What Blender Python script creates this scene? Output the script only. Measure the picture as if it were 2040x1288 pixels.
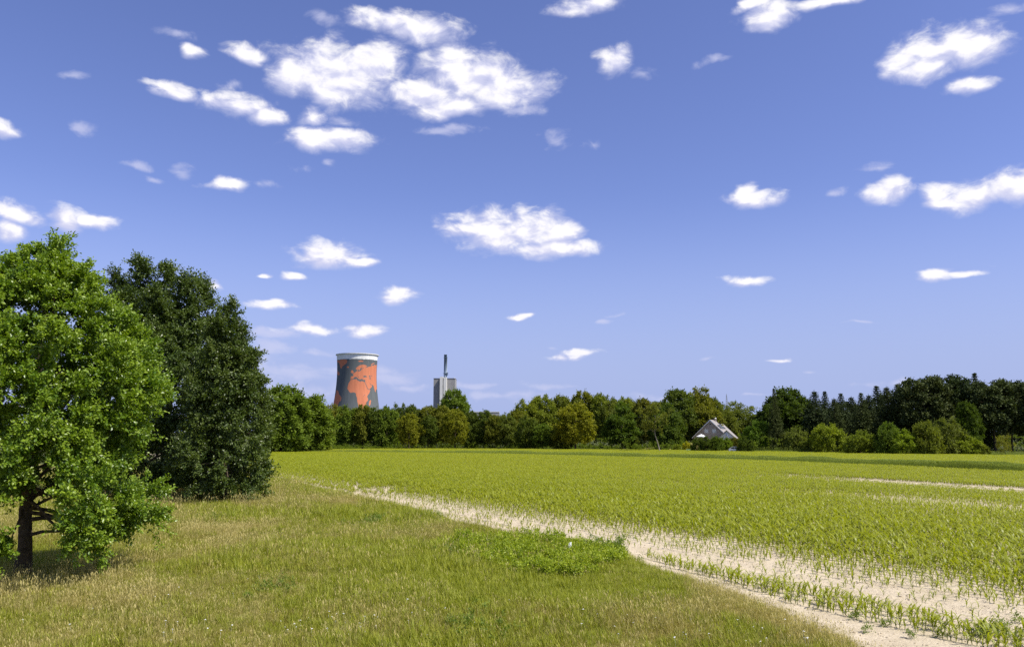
import bpy, math, random
import numpy as np
from mathutils import Vector, Matrix

# ------------------------------------------------------------------ camera
for o in list(bpy.data.objects):
    bpy.data.objects.remove(o)
scene = bpy.context.scene
COL = scene.collection
FPX = 1587.0                      # focal length in pixels of the 2040 px wide photograph
PITCH = math.radians(7.75)
CAM = np.array([0.0, 0.0, 6.0])   # eye level on an embankment above the field
cam_data = bpy.data.cameras.new('camera')
cam_data.sensor_width = 36.0
cam_data.lens = FPX * 36.0 / 2040.0
cam_data.clip_start = 0.1
cam_data.clip_end = 20000
cam = bpy.data.objects.new('camera', cam_data)
cam.location = CAM
cam.rotation_euler = (math.pi / 2 + PITCH, 0, 0)
COL.objects.link(cam)
scene.camera = cam

# ------------------------------------------------------------------ sky, sun, exposure
SUN_EL = math.radians(54.0)
SUN_AZ = math.radians(115.0)      # clockwise from +Y (the viewing direction)
CLOUDS_SOLID = [(-15.6, 24.55, 2.68, 1.58), (-12.72, 24.5, 4.04, 1.92), (-9.81, 25.37, 2.23, 1.6), (-9.52, 28.25, 2.33, 0.75), (-6.49, 27.74, 2.74, 1.01), (-4.57, 26.27, 1.9, 0.97), (-3.23, 25.01, 3.61, 1.79), (-0.76, 24.21, 3.41, 1.58), (-4.91, 22.9, 3.2, 0.8), (-6.8, 23.73, 2.63, 0.99), (-13.76, 23.27, 2.17, 0.71), (-24.09, 22.23, 1.76, 0.46), (-19.97, 21.86, 2.31, 0.76), (-18.07, 21.3, 1.55, 0.58), (-15.05, 21.61, 1.2, 0.72), (-13.12, 20.34, 2.89, 0.87), (-14.0, 19.84, 2.14, 0.6), (-19.46, 25.19, 1.23, 0.62), (-20.53, 16.56, 1.32, 0.46), (-22.95, 24.64, 0.85, 0.36), (-32.55, 13.16, 1.34, 0.72), (-29.95, 13.26, 1.13, 0.74), (-28.1, 13.3, 1.17, 0.44), (-33.26, 12.09, 0.92, 0.6), (-33.6, 18.15, 0.66, 0.52), (-0.74, 14.36, 3.51, 1.28), (1.48, 14.54, 2.03, 1.28), (-3.33, 14.41, 1.85, 0.64), (3.13, 13.2, 3.23, 0.64), (3.33, 14.27, 1.29, 0.78), (-13.22, 12.32, 2.33, 0.77), (-11.09, 11.93, 1.14, 0.39), (-15.34, 10.75, 1.03, 0.28), (-8.54, 9.66, 1.44, 0.53), (-10.26, 7.24, 1.49, 0.46), (-14.26, 7.13, 1.72, 0.35), (-17.02, 8.66, 1.55, 0.31), (7.77, 25.81, 1.34, 1.09), (5.76, 29.46, 2.28, 0.56), (18.9, 27.64, 1.97, 0.78), (17.54, 28.43, 1.39, 0.36), (30.0, 23.66, 2.92, 1.21), (31.55, 23.32, 2.04, 1.0), (28.89, 22.7, 2.0, 0.76), (27.42, 23.13, 1.48, 0.59), (31.23, 21.12, 1.58, 0.47), (17.5, 16.04, 2.21, 0.61), (17.0, 16.48, 0.88, 0.47), (25.95, 15.55, 1.49, 0.7), (30.62, 14.76, 2.55, 0.98), (33.05, 14.6, 1.8, 1.07), (29.18, 14.34, 1.4, 0.37), (16.35, 10.35, 1.51, 0.45), (28.6, 9.94, 1.23, 0.38), (30.55, 9.87, 1.08, 0.25), (0.55, 8.18, 0.73, 0.25), (4.7, 5.53, 1.51, 0.29), (3.26, 5.43, 0.72, 0.25), (18.35, 4.75, 0.84, 0.17), (-20.68, 9.56, 0.64, 0.4), (22.8, 27.63, 1.94, 0.35), (-17.44, 10.74, 0.4, 0.21)]
CLOUDS_THIN = [(-16.19, 4.29, 3.73, 0.9), (-13.44, 2.95, 4.15, 0.7), (-8.95, 3.81, 2.13, 0.57), (-16.95, 6.69, 2.36, 0.41), (-0.36, 2.49, 4.31, 0.32), (11.02, 2.45, 3.08, 0.28), (-14.3, 27.84, 1.45, 0.43), (-29.86, 21.91, 0.81, 0.32), (-29.49, 18.85, 0.86, 0.42), (-25.81, 17.17, 0.79, 0.28), (-23.79, 17.18, 0.95, 0.39), (-25.14, 16.36, 0.62, 0.22), (-17.36, 16.79, 0.85, 0.37), (-13.42, 18.56, 0.64, 0.24), (-20.04, 23.22, 0.84, 0.38), (-12.26, 21.38, 1.23, 0.4), (-16.41, 5.77, 1.62, 0.38), (-13.69, 5.5, 1.24, 0.35), (-15.17, 4.07, 0.88, 0.28), (-11.76, 4.37, 1.18, 0.35), (-8.96, 4.24, 0.99, 0.43), (-17.62, 6.84, 1.0, 0.34), (10.17, 24.76, 0.96, 0.52), (33.64, 25.02, 1.31, 0.25), (3.38, 20.64, 0.9, 0.61), (5.69, 20.16, 0.74, 0.38), (25.18, 17.0, 0.85, 0.25), (7.44, 8.37, 0.64, 0.18), (6.82, 7.91, 0.5, 0.18), (2.9, 6.05, 0.54, 0.18), (3.06, 3.28, 2.01, 0.25), (14.02, 5.07, 0.54, 0.17), (24.37, 2.99, 0.83, 0.2), (26.51, 3.29, 0.75, 0.22), (16.78, 2.56, 0.79, 0.17), (24.15, 7.14, 0.9, 0.13), (20.57, 4.02, 0.44, 0.13), (14.91, 25.19, 1.13, 0.25), (-23.81, 25.44, 1.3, 0.3), (-15.35, 18.31, 0.7, 0.27), (-4.51, 21.29, 2.25, 0.34), (22.92, 15.75, 1.25, 0.33), (-7.17, 3.19, 1.42, 0.25), (-2.88, 3.21, 1.8, 0.22), (-14.1, 2.42, 1.36, 0.31), (0.76, 22.54, 1.89, 0.4), (-23.87, 10.37, 0.68, 0.4)]

world = bpy.data.worlds.new('World')
scene.world = world
world.use_nodes = True
wt = world.node_tree
wt.nodes.clear()

class NT:
    """tiny helper to write node trees"""
    def __init__(self, tree):
        self.t = tree
    def n(self, kind, **kw):
        nd = self.t.nodes.new(kind)
        for k, v in kw.items():
            setattr(nd, k, v)
        return nd
    def link(self, a, b):
        self.t.links.new(a, b)
    def put(self, sock, v):
        if isinstance(v, bpy.types.NodeSocket):
            self.t.links.new(v, sock)
        else:
            sock.default_value = v
    def math(self, op, a, b=None, c=None, clamp=False):
        nd = self.n('ShaderNodeMath', operation=op, use_clamp=clamp)
        self.put(nd.inputs[0], a)
        if b is not None: self.put(nd.inputs[1], b)
        if c is not None: self.put(nd.inputs[2], c)
        return nd.outputs[0]
    def vec(self, op, a, b=None, c=None):
        nd = self.n('ShaderNodeVectorMath', operation=op)
        self.put(nd.inputs[0], a)
        if b is not None: self.put(nd.inputs[1], b)
        if c is not None: self.put(nd.inputs[2], c)
        return nd.outputs['Value'] if op in ('LENGTH', 'DOT_PRODUCT', 'DISTANCE') else nd.outputs[0]
    def noise(self, vec, scale, detail=2.0, rough=0.5, dist=0.0, out='Fac'):
        nd = self.n('ShaderNodeTexNoise')
        if vec is not None: self.put(nd.inputs['Vector'], vec)
        nd.inputs['Scale'].default_value = scale
        nd.inputs['Detail'].default_value = detail
        nd.inputs['Roughness'].default_value = rough
        nd.inputs['Distortion'].default_value = dist
        return nd.outputs[out]
    def ramp(self, fac, lo, hi, a=0.0, b=1.0, smooth=True):
        nd = self.n('ShaderNodeMapRange')
        if smooth: nd.interpolation_type = 'SMOOTHSTEP'
        self.put(nd.inputs['Value'], fac)
        nd.inputs['From Min'].default_value = lo
        nd.inputs['From Max'].default_value = hi
        nd.inputs['To Min'].default_value = a
        nd.inputs['To Max'].default_value = b
        return nd.outputs[0]
    def mix(self, fac, a, b, mode='MIX'):
        nd = self.n('ShaderNodeMix', data_type='RGBA', blend_type=mode)
        nd.clamp_factor = True
        self.put(nd.inputs[0], fac)
        self.put(nd.inputs[6], a if isinstance(a, bpy.types.NodeSocket) else tuple(a) + (1.0,) * (4 - len(a)))
        self.put(nd.inputs[7], b if isinstance(b, bpy.types.NodeSocket) else tuple(b) + (1.0,) * (4 - len(b)))
        return nd.outputs[2]

def build_sky():
    N = NT(wt)
    SKY_STRENGTH = 0.076
    tc = N.n('ShaderNodeTexCoord').outputs['Generated']
    d = N.vec('NORMALIZE', tc)
    sep = N.n('ShaderNodeSeparateXYZ'); N.link(d, sep.inputs[0])
    sky = N.n('ShaderNodeTexSky', sky_type='NISHITA')
    sky.sun_disc = False
    sky.sun_elevation = SUN_EL
    sky.sun_rotation = SUN_AZ
    sky.air_density = 1.0
    sky.dust_density = 0.6
    sky.ozone_density = 3.0
    skyc = N.mix(1.0, sky.outputs[0], (1.27, 1.15, 1.58), 'MULTIPLY')
    # paler, milkier air close to the horizon, all the way round
    hz = N.ramp(sep.outputs[2], 0.0, 0.30, 0.97, 0.0)
    skyc = N.mix(hz, skyc, (3.95, 4.8, 8.0))
    # cloud field in azimuth / elevation (degrees)
    az = N.math('MULTIPLY', N.math('ARCTAN2', sep.outputs[0], sep.outputs[1]), 180 / math.pi)
    el = N.math('MULTIPLY', N.math('ARCSINE', sep.outputs[2]), 180 / math.pi)
    cmb = N.n('ShaderNodeCombineXYZ'); N.link(az, cmb.inputs[0]); N.link(el, cmb.inputs[1])
    stretched = N.vec('MULTIPLY', d, (1.0, 1.0, 1.7))
    wn = N.noise(stretched, 15.0, 2.0, 0.55, 0.0, 'Color')
    warp = N.vec('MULTIPLY', N.vec('SUBTRACT', wn, (0.5, 0.5, 0.5)), (3.4, 1.5, 0.0))
    pos = N.vec('ADD', cmb.outputs[0], warp)
    pos_up = N.vec('ADD', pos, (0.12, 0.45, 0.0))
    def chain(blobs, pos=pos):
        acc = None
        for (a, e, w, h) in blobs:
            q = N.vec('MULTIPLY_ADD', pos, (1 / w, 1 / h, 0.0), (-a / w, -e / h, 0.0))
            r = N.vec('LENGTH', q)
            acc = r if acc is None else N.math('MINIMUM', acc, r)
        return acc
    fb = N.noise(stretched, 30.0, 5.5, 0.58, 0.35)
    up = N.vec('ADD', stretched, (0.010, -0.002, 0.016))
    fb2 = N.noise(up, 30.0, 3.0, 0.55, 0.35)
    fbc = N.math('SUBTRACT', fb, 0.5)
    lift = N.math('MULTIPLY', N.math('SUBTRACT', fb, fb2), 3.0)
    # the same kind of cloud goes on round the rest of the sky
    away = N.ramp(N.math('ABSOLUTE', az), 35.0, 42.0)
    above = N.ramp(el, 31.0, 38.0)
    rest = N.math('MAXIMUM', away, above)
    big = N.noise(stretched, 6.0, 2.0, 0.5)
    gen = N.math('MULTIPLY_ADD', N.math('SUBTRACT', big, 0.60), 16.0, N.math('MULTIPLY', fbc, 4.0))
    gen = N.math('MULTIPLY_ADD', rest, 9.0, N.math('SUBTRACT', gen, 9.0))
    low = N.ramp(el, 0.0, 9.0, 0.75, 0.985)
    def closure(lo, hi):
        """cloud cover for the stretch of sky between two azimuths (plus a margin)"""
        if lo is None:
            dens, alpha_thin, side = gen, 0.0, 0.0
        else:
            near = lambda L: [b for b in L if b[0] + 1.9 * b[2] + 2.5 > lo and b[0] - 1.9 * b[2] - 2.5 < hi]
            reach = chain(near(CLOUDS_SOLID))
            # positive on the upper, sunlit side of a cloud, negative towards its flat base
            side = N.ramp(N.math('SUBTRACT', chain(near(CLOUDS_SOLID), pos_up), reach), -0.55, 0.55, -1.0, 1.0, False)
            ragged = N.math('MULTIPLY', fbc, N.math('MULTIPLY_ADD', side, 1.1, 4.2))
            solid = N.math('MULTIPLY_ADD', N.math('SUBTRACT', 1.28, reach), 2.4, ragged)
            thin = N.math('MULTIPLY_ADD', fbc, 3.6, N.math('SUBTRACT', 1.25, chain(near(CLOUDS_THIN))))
            alpha_thin = N.math('MULTIPLY', N.ramp(thin, 0.0, 1.5), 0.62)
            dens = N.math('MAXIMUM', solid, gen)
        alpha = N.ramp(dens, -0.15, 2.1)
        cover = N.math('MULTIPLY', N.math('MAXIMUM', alpha, alpha_thin), low)
        tone = N.ramp(N.math('MULTIPLY_ADD', side, 0.42, N.math('ADD', N.math('MULTIPLY', dens, 0.36), lift)), 0.0, 1.25)
        ccol = N.mix(tone, (6.7, 6.85, 9.1), (10.4, 10.2, 10.5))
        bg = N.n('ShaderNodeBackground')
        N.link(N.mix(cover, skyc, ccol), bg.inputs[0])
        bg.inputs[1].default_value = SKY_STRENGTH
        return bg.outputs[0]
    def choose(fac, a, b):
        m = N.n('ShaderNodeMixShader')
        N.link(fac, m.inputs[0]); N.link(a, m.inputs[1]); N.link(b, m.inputs[2])
        return m.outputs[0]
    cuts = (-90.0, -15.0, -4.0, 10.0, 90.0)
    res = closure(cuts[0], cuts[1])
    for lo, hi in zip(cuts[1:-1], cuts[2:]):
        res = choose(N.math('GREATER_THAN', az, lo), res, closure(lo, hi))
    res = choose(N.math('GREATER_THAN', rest, 0.9999), res, closure(None, None))
    wo = N.n('ShaderNodeOutputWorld')
    N.link(res, wo.inputs[0])
build_sky()
world.cycles.sampling_method = 'MANUAL'
world.cycles.sample_map_resolution = 512

sun_data = bpy.data.lights.new('sun', 'SUN')
sun_data.energy = 4.8
sun_data.angle = math.radians(0.53)
sun_data.color = (1.0, 0.955, 0.87)
sun = bpy.data.objects.new('sun', sun_data)
to_sun = Vector((math.sin(SUN_AZ) * math.cos(SUN_EL), math.cos(SUN_AZ) * math.cos(SUN_EL), math.sin(SUN_EL)))
sun.rotation_euler = to_sun.to_track_quat('Z', 'Y').to_euler()
sun.location = (30, -10, 60)
COL.objects.link(sun)

scene.view_settings.view_transform = 'Standard'
scene.view_settings.look = 'None'
scene.view_settings.gamma = 1.0
scene.view_settings.use_curve_mapping = False
scene.view_settings.exposure = 0.4
scene.cycles.max_bounces = 6
scene.cycles.diffuse_bounces = 3
scene.cycles.glossy_bounces = 2
scene.cycles.transmission_bounces = 3
scene.cycles.transparent_max_bounces = 6
scene.cycles.caustics_reflective = False
scene.cycles.caustics_refractive = False
scene.cycles.use_denoising = False

# ------------------------------------------------------------------ helpers
RNG = np.random.default_rng(11)
random.seed(5)
CP, SP = math.cos(PITCH), math.sin(PITCH)

def sight(px, py):
    """direction from the eye towards a point of the 2040 x 1288 photograph"""
    xc, yc = (px - 1020) / FPX, (644 - py) / FPX
    return np.array([xc, CP - yc * SP, SP + yc * CP])
def ground_at(px, py, z=0.0):
    r = sight(px, py)
    return CAM + r * ((z - CAM[2]) / r[2])
def at_depth(px, py, depth):
    r = sight(px, py)
    return CAM + r * (depth / r[1])
def column_of(x, y):
    """photograph column in which a ground point appears"""
    return 1020 + FPX * x / (y * CP - CAM[2] * SP)

def tag(o, label=None, category=None, group=None, kind=None):
    if label: o['label'] = label
    if category: o['category'] = category
    if group: o['group'] = group
    if kind: o['kind'] = kind
    return o
def add(name, data, mat=None, parent=None, loc=None, rot=None, scale=None):
    o = bpy.data.objects.new(name, data)
    if mat is not None and data is not None and not data.materials:
        data.materials.append(mat)
    COL.objects.link(o)
    if parent is not None: o.parent = parent
    if loc is not None: o.location = loc
    if rot is not None: o.rotation_euler = rot
    if scale is not None: o.scale = scale
    return o
def empty(name, loc=(0, 0, 0), rotz=0.0):
    o = bpy.data.objects.new(name, None)
    o.empty_display_size = 0.5
    COL.objects.link(o)
    o.location = loc
    o.rotation_euler = (0, 0, rotz)
    return o
def np_mesh(name, verts, faces, attrs=None, mat_index=None, smooth=False):
    """mesh from arrays; faces is an (n, 3) or (n, 4) index array"""
    verts = np.ascontiguousarray(verts, dtype=np.float32)
    faces = np.ascontiguousarray(faces, dtype=np.int32)
    me = bpy.data.meshes.new(name)
    me.vertices.add(len(verts)); me.vertices.foreach_set('co', verts.ravel())
    k = faces.shape[1]
    me.loops.add(faces.size); me.loops.foreach_set('vertex_index', faces.ravel())
    me.polygons.add(len(faces))
    me.polygons.foreach_set('loop_start', np.arange(0, faces.size, k, dtype=np.int32))
    if mat_index is not None:
        me.polygons.foreach_set('material_index', np.ascontiguousarray(mat_index, dtype=np.int32))
    me.polygons.foreach_set('use_smooth', np.full(len(faces), smooth, dtype=bool))
    for an, av in (attrs or {}).items():
        a = me.attributes.new(an, 'FLOAT', 'POINT')
        a.data.foreach_set('value', np.ascontiguousarray(av, dtype=np.float32))
    me.update(calc_edges=True)
    return me
class MB:
    """collects boxes, prisms and tubes for one mesh"""
    def __init__(self):
        self.v, self.f = [], []
    def raw(self, vs, fs):
        b = len(self.v)
        self.v += [tuple(map(float, p)) for p in vs]
        self.f += [tuple(b + i for i in f) for f in fs]
        return self
    def box(self, x0, x1, y0, y1, z0, z1):
        return self.raw([(x0, y0, z0), (x1, y0, z0), (x1, y1, z0), (x0, y1, z0), (x0, y0, z1), (x1, y0, z1), (x1, y1, z1), (x0, y1, z1)],
                        [(0, 3, 2, 1), (4, 5, 6, 7), (0, 1, 5, 4), (1, 2, 6, 5), (2, 3, 7, 6), (3, 0, 4, 7)])
    def prism(self, poly, axis, a, b):
        """extrude a 2D outline along x, y or z from a to b"""
        put = {'x': lambda p, w: (w, p[0], p[1]), 'y': lambda p, w: (p[0], w, p[1]), 'z': lambda p, w: (p[0], p[1], w)}[axis]
        n = len(poly)
        vs = [put(p, a) for p in poly] + [put(p, b) for p in poly]
        fs = [tuple(range(n - 1, -1, -1)), tuple(range(n, 2 * n))] + [(i, (i + 1) % n, n + (i + 1) % n, n + i) for i in range(n)]
        return self.raw(vs, fs)
    def tube(self, pts, radii, sides=6, cap=True):
        pts = [Vector(p) for p in pts]
        rings = []
        base = len(self.v)
        for i, p in enumerate(pts):
            d = (pts[min(i + 1, len(pts) - 1)] - pts[max(i - 1, 0)]).normalized()
            ref = Vector((0, 0, 1)) if abs(d.z) < 0.9 else Vector((1, 0, 0))
            u = d.cross(ref).normalized(); w = d.cross(u)
            for k in range(sides):
                a = 2 * math.pi * k / sides
                self.v.append(tuple(p + (u * math.cos(a) + w * math.sin(a)) * radii[i]))
        for i in range(len(pts) - 1):
            for k in range(sides):
                a0 = base + i * sides + k; a1 = base + i * sides + (k + 1) % sides
                self.f.append((a0, a1, a1 + sides, a0 + sides))
        if cap:
            self.f.append(tuple(base + k for k in range(sides)))
            self.f.append(tuple(base + (len(pts) - 1) * sides + k for k in range(sides - 1, -1, -1)))
        return self
    def mesh(self, name, smooth=False):
        me = bpy.data.meshes.new(name)
        me.from_pydata(self.v, [], self.f)
        if smooth:
            me.polygons.foreach_set('use_smooth', np.ones(len(self.f), dtype=bool))
        me.update()
        return me
    def build(self, name, mat, parent=None, smooth=False, **kw):
        return add(name, self.mesh(name, smooth), mat, parent, **kw)

def lattice_noise(x, y, seed=0):
    """smooth value noise in 0..1 for arrays"""
    x = np.asarray(x, float); y = np.asarray(y, float)
    xi = np.floor(x).astype(np.int64); yi = np.floor(y).astype(np.int64)
    fx = x - xi; fy = y - yi
    fx = fx * fx * (3 - 2 * fx); fy = fy * fy * (3 - 2 * fy)
    def h(a, b):
        n = (a * 374761393 + b * 668265263 + seed * 144269504) & 0xFFFFFFFF
        n = ((n ^ (n >> 13)) * 1274126177) & 0xFFFFFFFF
        return ((n ^ (n >> 16)) & 0xFFFF) / 65535.0
    return (h(xi, yi) * (1 - fx) + h(xi + 1, yi) * fx) * (1 - fy) + (h(xi, yi + 1) * (1 - fx) + h(xi + 1, yi + 1) * fx) * fy
def fbm(x, y, seed=0, octaves=4):
    t = 0; a = 0.5
    for k in range(octaves):
        t = t + a * lattice_noise(np.asarray(x) * 2 ** k, np.asarray(y) * 2 ** k, seed + 7 * k); a *= 0.5
    return t / (1 - 0.5 ** octaves)

# ------------------------------------------------------------------ materials
def new_mat(name):
    m = bpy.data.materials.new(name)
    m.use_nodes = True
    m.node_tree.nodes.clear()
    N = NT(m.node_tree)
    out = N.n('ShaderNodeOutputMaterial')
    return m, N, out
def surface(name, col, rough=0.8, var=0.15, scale=3.0, bump=0.0, bscale=20.0, spec=0.3, metallic=0.0, coords='object'):
    """plain painted or rendered surface with mottling"""
    m, N, out = new_mat(name)
    tc = N.n('ShaderNodeTexCoord').outputs['Object']
    n1 = N.noise(tc, scale, 5.0, 0.6)
    f = N.ramp(n1, 0.3, 0.7, 1 - var, 1 + var)
    c = N.vec('SCALE', col, None)
    sc = c.node; N.link(f, sc.inputs['Scale'])
    p = N.n('ShaderNodeBsdfPrincipled')
    N.link(c, p.inputs['Base Color'])
    p.inputs['Roughness'].default_value = rough
    p.inputs['Metallic'].default_value = metallic
    p.inputs['Specular IOR Level'].default_value = spec
    if bump:
        b = N.n('ShaderNodeBump'); b.inputs['Strength'].default_value = bump
        N.link(N.noise(tc, bscale, 4.0, 0.6), b.inputs['Height']); N.link(b.outputs[0], p.inputs['Normal'])
    N.link(p.outputs[0], out.inputs[0])
    return m
def leaf_material(name, dark, light, trans=0.42, rough=0.45, per_object=False, patch=None, gloss=0.25):
    """foliage: the mesh attribute v runs from old dark leaves to young light ones"""
    m, N, out = new_mat(name)
    at = N.n('ShaderNodeAttribute'); at.attribute_name = 'v'
    oi = N.n('ShaderNodeObjectInfo')
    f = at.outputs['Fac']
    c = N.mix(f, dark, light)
    if per_object:
        c = N.mix(1.0, c, oi.outputs['Color'], 'MULTIPLY')
    if patch:
        geo = N.n('ShaderNodeNewGeometry').outputs['Position']
        c = N.mix(N.ramp(N.noise(geo, patch[0], 3.0, 0.6), 0.40, 0.62), c, patch[1])
    c = N.mix(N.math('MULTIPLY', oi.outputs['Random'], 0.5), c, N.mix(1.0, c, (1.25, 1.12, 0.9), 'MULTIPLY'))
    p = N.n('ShaderNodeBsdfPrincipled')
    N.link(c, p.inputs['Base Color'])
    p.inputs['Roughness'].default_value = rough
    p.inputs['Specular IOR Level'].default_value = gloss
    tr = N.n('ShaderNodeBsdfTranslucent')
    N.link(N.mix(1.0, c, (1.25, 1.3, 0.45), 'MULTIPLY'), tr.inputs['Color'])
    mx = N.n('ShaderNodeMixShader'); mx.inputs[0].default_value = trans
    N.link(p.outputs[0], mx.inputs[1]); N.link(tr.outputs[0], mx.inputs[2])
    N.link(mx.outputs[0], out.inputs[0])
    return m

def ground_material(name, cols, scales, bump=0.4, bscale=6.0):
    m, N, out = new_mat(name)
    geo = N.n('ShaderNodeNewGeometry').outputs['Position']
    c = N.mix(N.ramp(N.noise(geo, scales[0], 5.0, 0.65), 0.36, 0.64), cols[0], cols[1])
    c = N.mix(N.ramp(N.noise(geo, scales[1], 6.0, 0.7), 0.45, 0.75), c, cols[2])
    p = N.n('ShaderNodeBsdfPrincipled')
    N.link(c, p.inputs['Base Color'])
    p.inputs['Roughness'].default_value = 0.95
    p.inputs['Specular IOR Level'].default_value = 0.1
    b = N.n('ShaderNodeBump'); b.inputs['Strength'].default_value = bump; b.inputs['Distance'].default_value = 0.06
    N.link(N.noise(geo, bscale, 6.0, 0.7), b.inputs['Height']); N.link(b.outputs[0], p.inputs['Normal'])
    N.link(p.outputs[0], out.inputs[0])
    return m

M = {}

M['turf'] = ground_material('turf', [(0.16, 0.165, 0.035), (0.28, 0.23, 0.085), (0.22, 0.20, 0.06)], (0.35, 2.5))
M['far_ground'] = ground_material('far_ground', [(0.05, 0.065, 0.015), (0.07, 0.075, 0.02), (0.06, 0.07, 0.015)], (0.05, 0.3))
M['sand'] = ground_material('sandy_soil', [(0.50, 0.42, 0.285), (0.60, 0.51, 0.36), (0.36, 0.29, 0.19)], (0.6, 9.0), 1.0, 9.0)
M['bark'] = surface('bark', (0.085, 0.065, 0.045), 0.95, 0.4, 6.0, 0.8, 14.0, 0.1)
M['pale_bark'] = surface('pale_bark', (0.19, 0.165, 0.13), 0.9, 0.3, 4.0, 0.6, 10.0, 0.1)
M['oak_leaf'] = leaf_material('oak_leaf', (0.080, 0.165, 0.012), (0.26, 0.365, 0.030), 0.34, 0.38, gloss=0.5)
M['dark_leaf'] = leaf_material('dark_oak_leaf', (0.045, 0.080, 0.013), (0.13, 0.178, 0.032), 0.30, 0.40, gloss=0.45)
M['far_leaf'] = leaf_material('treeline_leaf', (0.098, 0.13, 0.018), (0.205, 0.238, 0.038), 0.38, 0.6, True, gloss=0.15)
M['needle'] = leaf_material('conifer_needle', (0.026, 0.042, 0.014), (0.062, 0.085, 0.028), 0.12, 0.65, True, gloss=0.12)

# ------------------------------------------------------------------ ground, meadow, field
R_DIR = np.array([-0.495, 0.869])      # direction of the drilled rows
N_DIR = np.array([0.869, 0.495])       # across the rows
EDGE = np.array([ground_at(*q)[:2] for q in [(420, 925), (548, 955), (600, 965), (700, 990), (800, 1012), (900, 1040), (1000, 1062), (1130, 1079), (1230, 1091),
                 (1250, 1112), (1300, 1135), (1400, 1162), (1530, 1208), (1620, 1247), (1700, 1290), (1760, 1330)]])
edge_t = EDGE @ R_DIR; edge_s = EDGE @ N_DIR
order = np.argsort(edge_t); edge_t, edge_s = edge_t[order], edge_s[order]
def st(x, y):
    return x * N_DIR[0] + y * N_DIR[1], x * R_DIR[0] + y * R_DIR[1]
def into_field(x, y):
    """metres past the meadow's edge into the field (negative inside the meadow)"""
    s, t = st(x, y)
    return s - np.interp(t, edge_t, edge_s) + 0.5 * (fbm(t * 0.55, s * 0.2, 3) - 0.5)
FAR_PX = [(300, 902), (540, 900.5), (640, 896.5), (800, 894), (1000, 895), (1300, 897), (1500, 900), (1700, 903), (1900, 906), (2120, 909)]
far_cols = np.array([p[0] for p in FAR_PX], float); far_y = np.array([ground_at(*p)[1] for p in FAR_PX])
STRIP_PX = [(400, 900.5), (700, 901.5), (1000, 905), (1250, 911.5), (1500, 918), (1700, 926.5), (2040, 942), (2200, 950)]
strip_cols = np.array([p[0] for p in STRIP_PX], float); strip_y = np.array([ground_at(*p)[1] for p in STRIP_PX])
STRIP_W = np.interp(np.arange(0, 2400, 10), [400, 700, 1000, 1250, 1500, 1700, 2040, 2400], [2, 4, 7, 8, 8, 7, 5, 5])
def field_end(x, y):
    return np.interp(column_of(x, y), far_cols, far_y)
def strip_pos(x, y):
    c = column_of(x, y)
    return y - np.interp(c, strip_cols, strip_y), np.interp(c, np.arange(0, 2400, 10), STRIP_W)
def bank(y):
    u = np.clip((16.5 - np.asarray(y, float)) / 16.5, 0, 1.3)
    return 4.3 * np.clip(u, 0, 1) ** 1.25
def meadow_z(x, y):
    d = into_field(x, y)
    inside = np.clip(-d / 1.2, -1, 1)
    inside = np.where(np.asarray(y) < 20.5, 1.0, inside)
    z = 0.10 * inside + 0.30 * (fbm(x * 0.11, y * 0.11, 21) - 0.5) * np.clip(-d / 6, 0, 1)
    return np.where(inside > -0.99, z, -0.12) + bank(y)

def grid_mesh(name, xs, ys, zfun):
    X, Y = np.meshgrid(xs, ys)
    Z = zfun(X, Y)
    v = np.stack([X, Y, Z], -1).reshape(-1, 3)
    nx, ny = len(xs), len(ys)
    i = np.arange(nx * ny).reshape(ny, nx)
    f = np.stack([i[:-1, :-1], i[:-1, 1:], i[1:, 1:], i[1:, :-1]], -1).reshape(-1, 4)
    return np_mesh(name, v, f, smooth=True)

gr = add('ground', np_mesh('ground', [(-9000, -300, -0.2), (9000, -300, -0.2), (9000, 12000, -0.2), (-9000, 12000, -0.2)], [(0, 1, 2, 3)]), M['far_ground'])
tag(gr, kind='structure')
md = add('meadow', grid_mesh('meadow', np.arange(-110, 70.1, 0.6), np.arange(-6, 150, 0.6), meadow_z), M['turf'])
tag(md, kind='structure')
def field_z(x, y):
    s, t = st(x, y)
    rut = np.exp(-((s - 25.9 - 0.15 * np.sin(t * 0.21)) / 0.22) ** 2) + np.exp(-((s - 27.55 - 0.15 * np.sin(t * 0.21)) / 0.22) ** 2)
    berm = np.exp(-((into_field(x, y) - 0.5) / 0.4) ** 2)
    return 0.035 * (fbm(s * 1.5, t * 0.35, 5) - 0.5) + 0.05 * (fbm(x * 3.1, y * 3.1, 9) - 0.5) - rut * (0.055 + 0.03 * np.sin(t * 18.0)) + berm * 0.10 * fbm(x * 1.3, y * 1.3, 15)
fx = np.concatenate([np.arange(-160, -30, 5.0), np.arange(-30, -6, 0.4), np.arange(-6, 30, 0.16), np.arange(30, 45, 0.5), np.arange(45, 260, 5.0)])
fy = np.concatenate([np.arange(18, 46, 0.16), np.arange(46, 60, 0.4), np.arange(60, 330, 2.5)])
def field_sheet(x, y):
    return np.where((y > field_end(x, np.maximum(y, 20.0)) - 0.5) | (into_field(x, y) < -3.0), -0.6, field_z(x, y))
fd = add('field', grid_mesh('field', fx, fy, field_sheet), M['sand'])
tag(fd, kind='structure')

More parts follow.
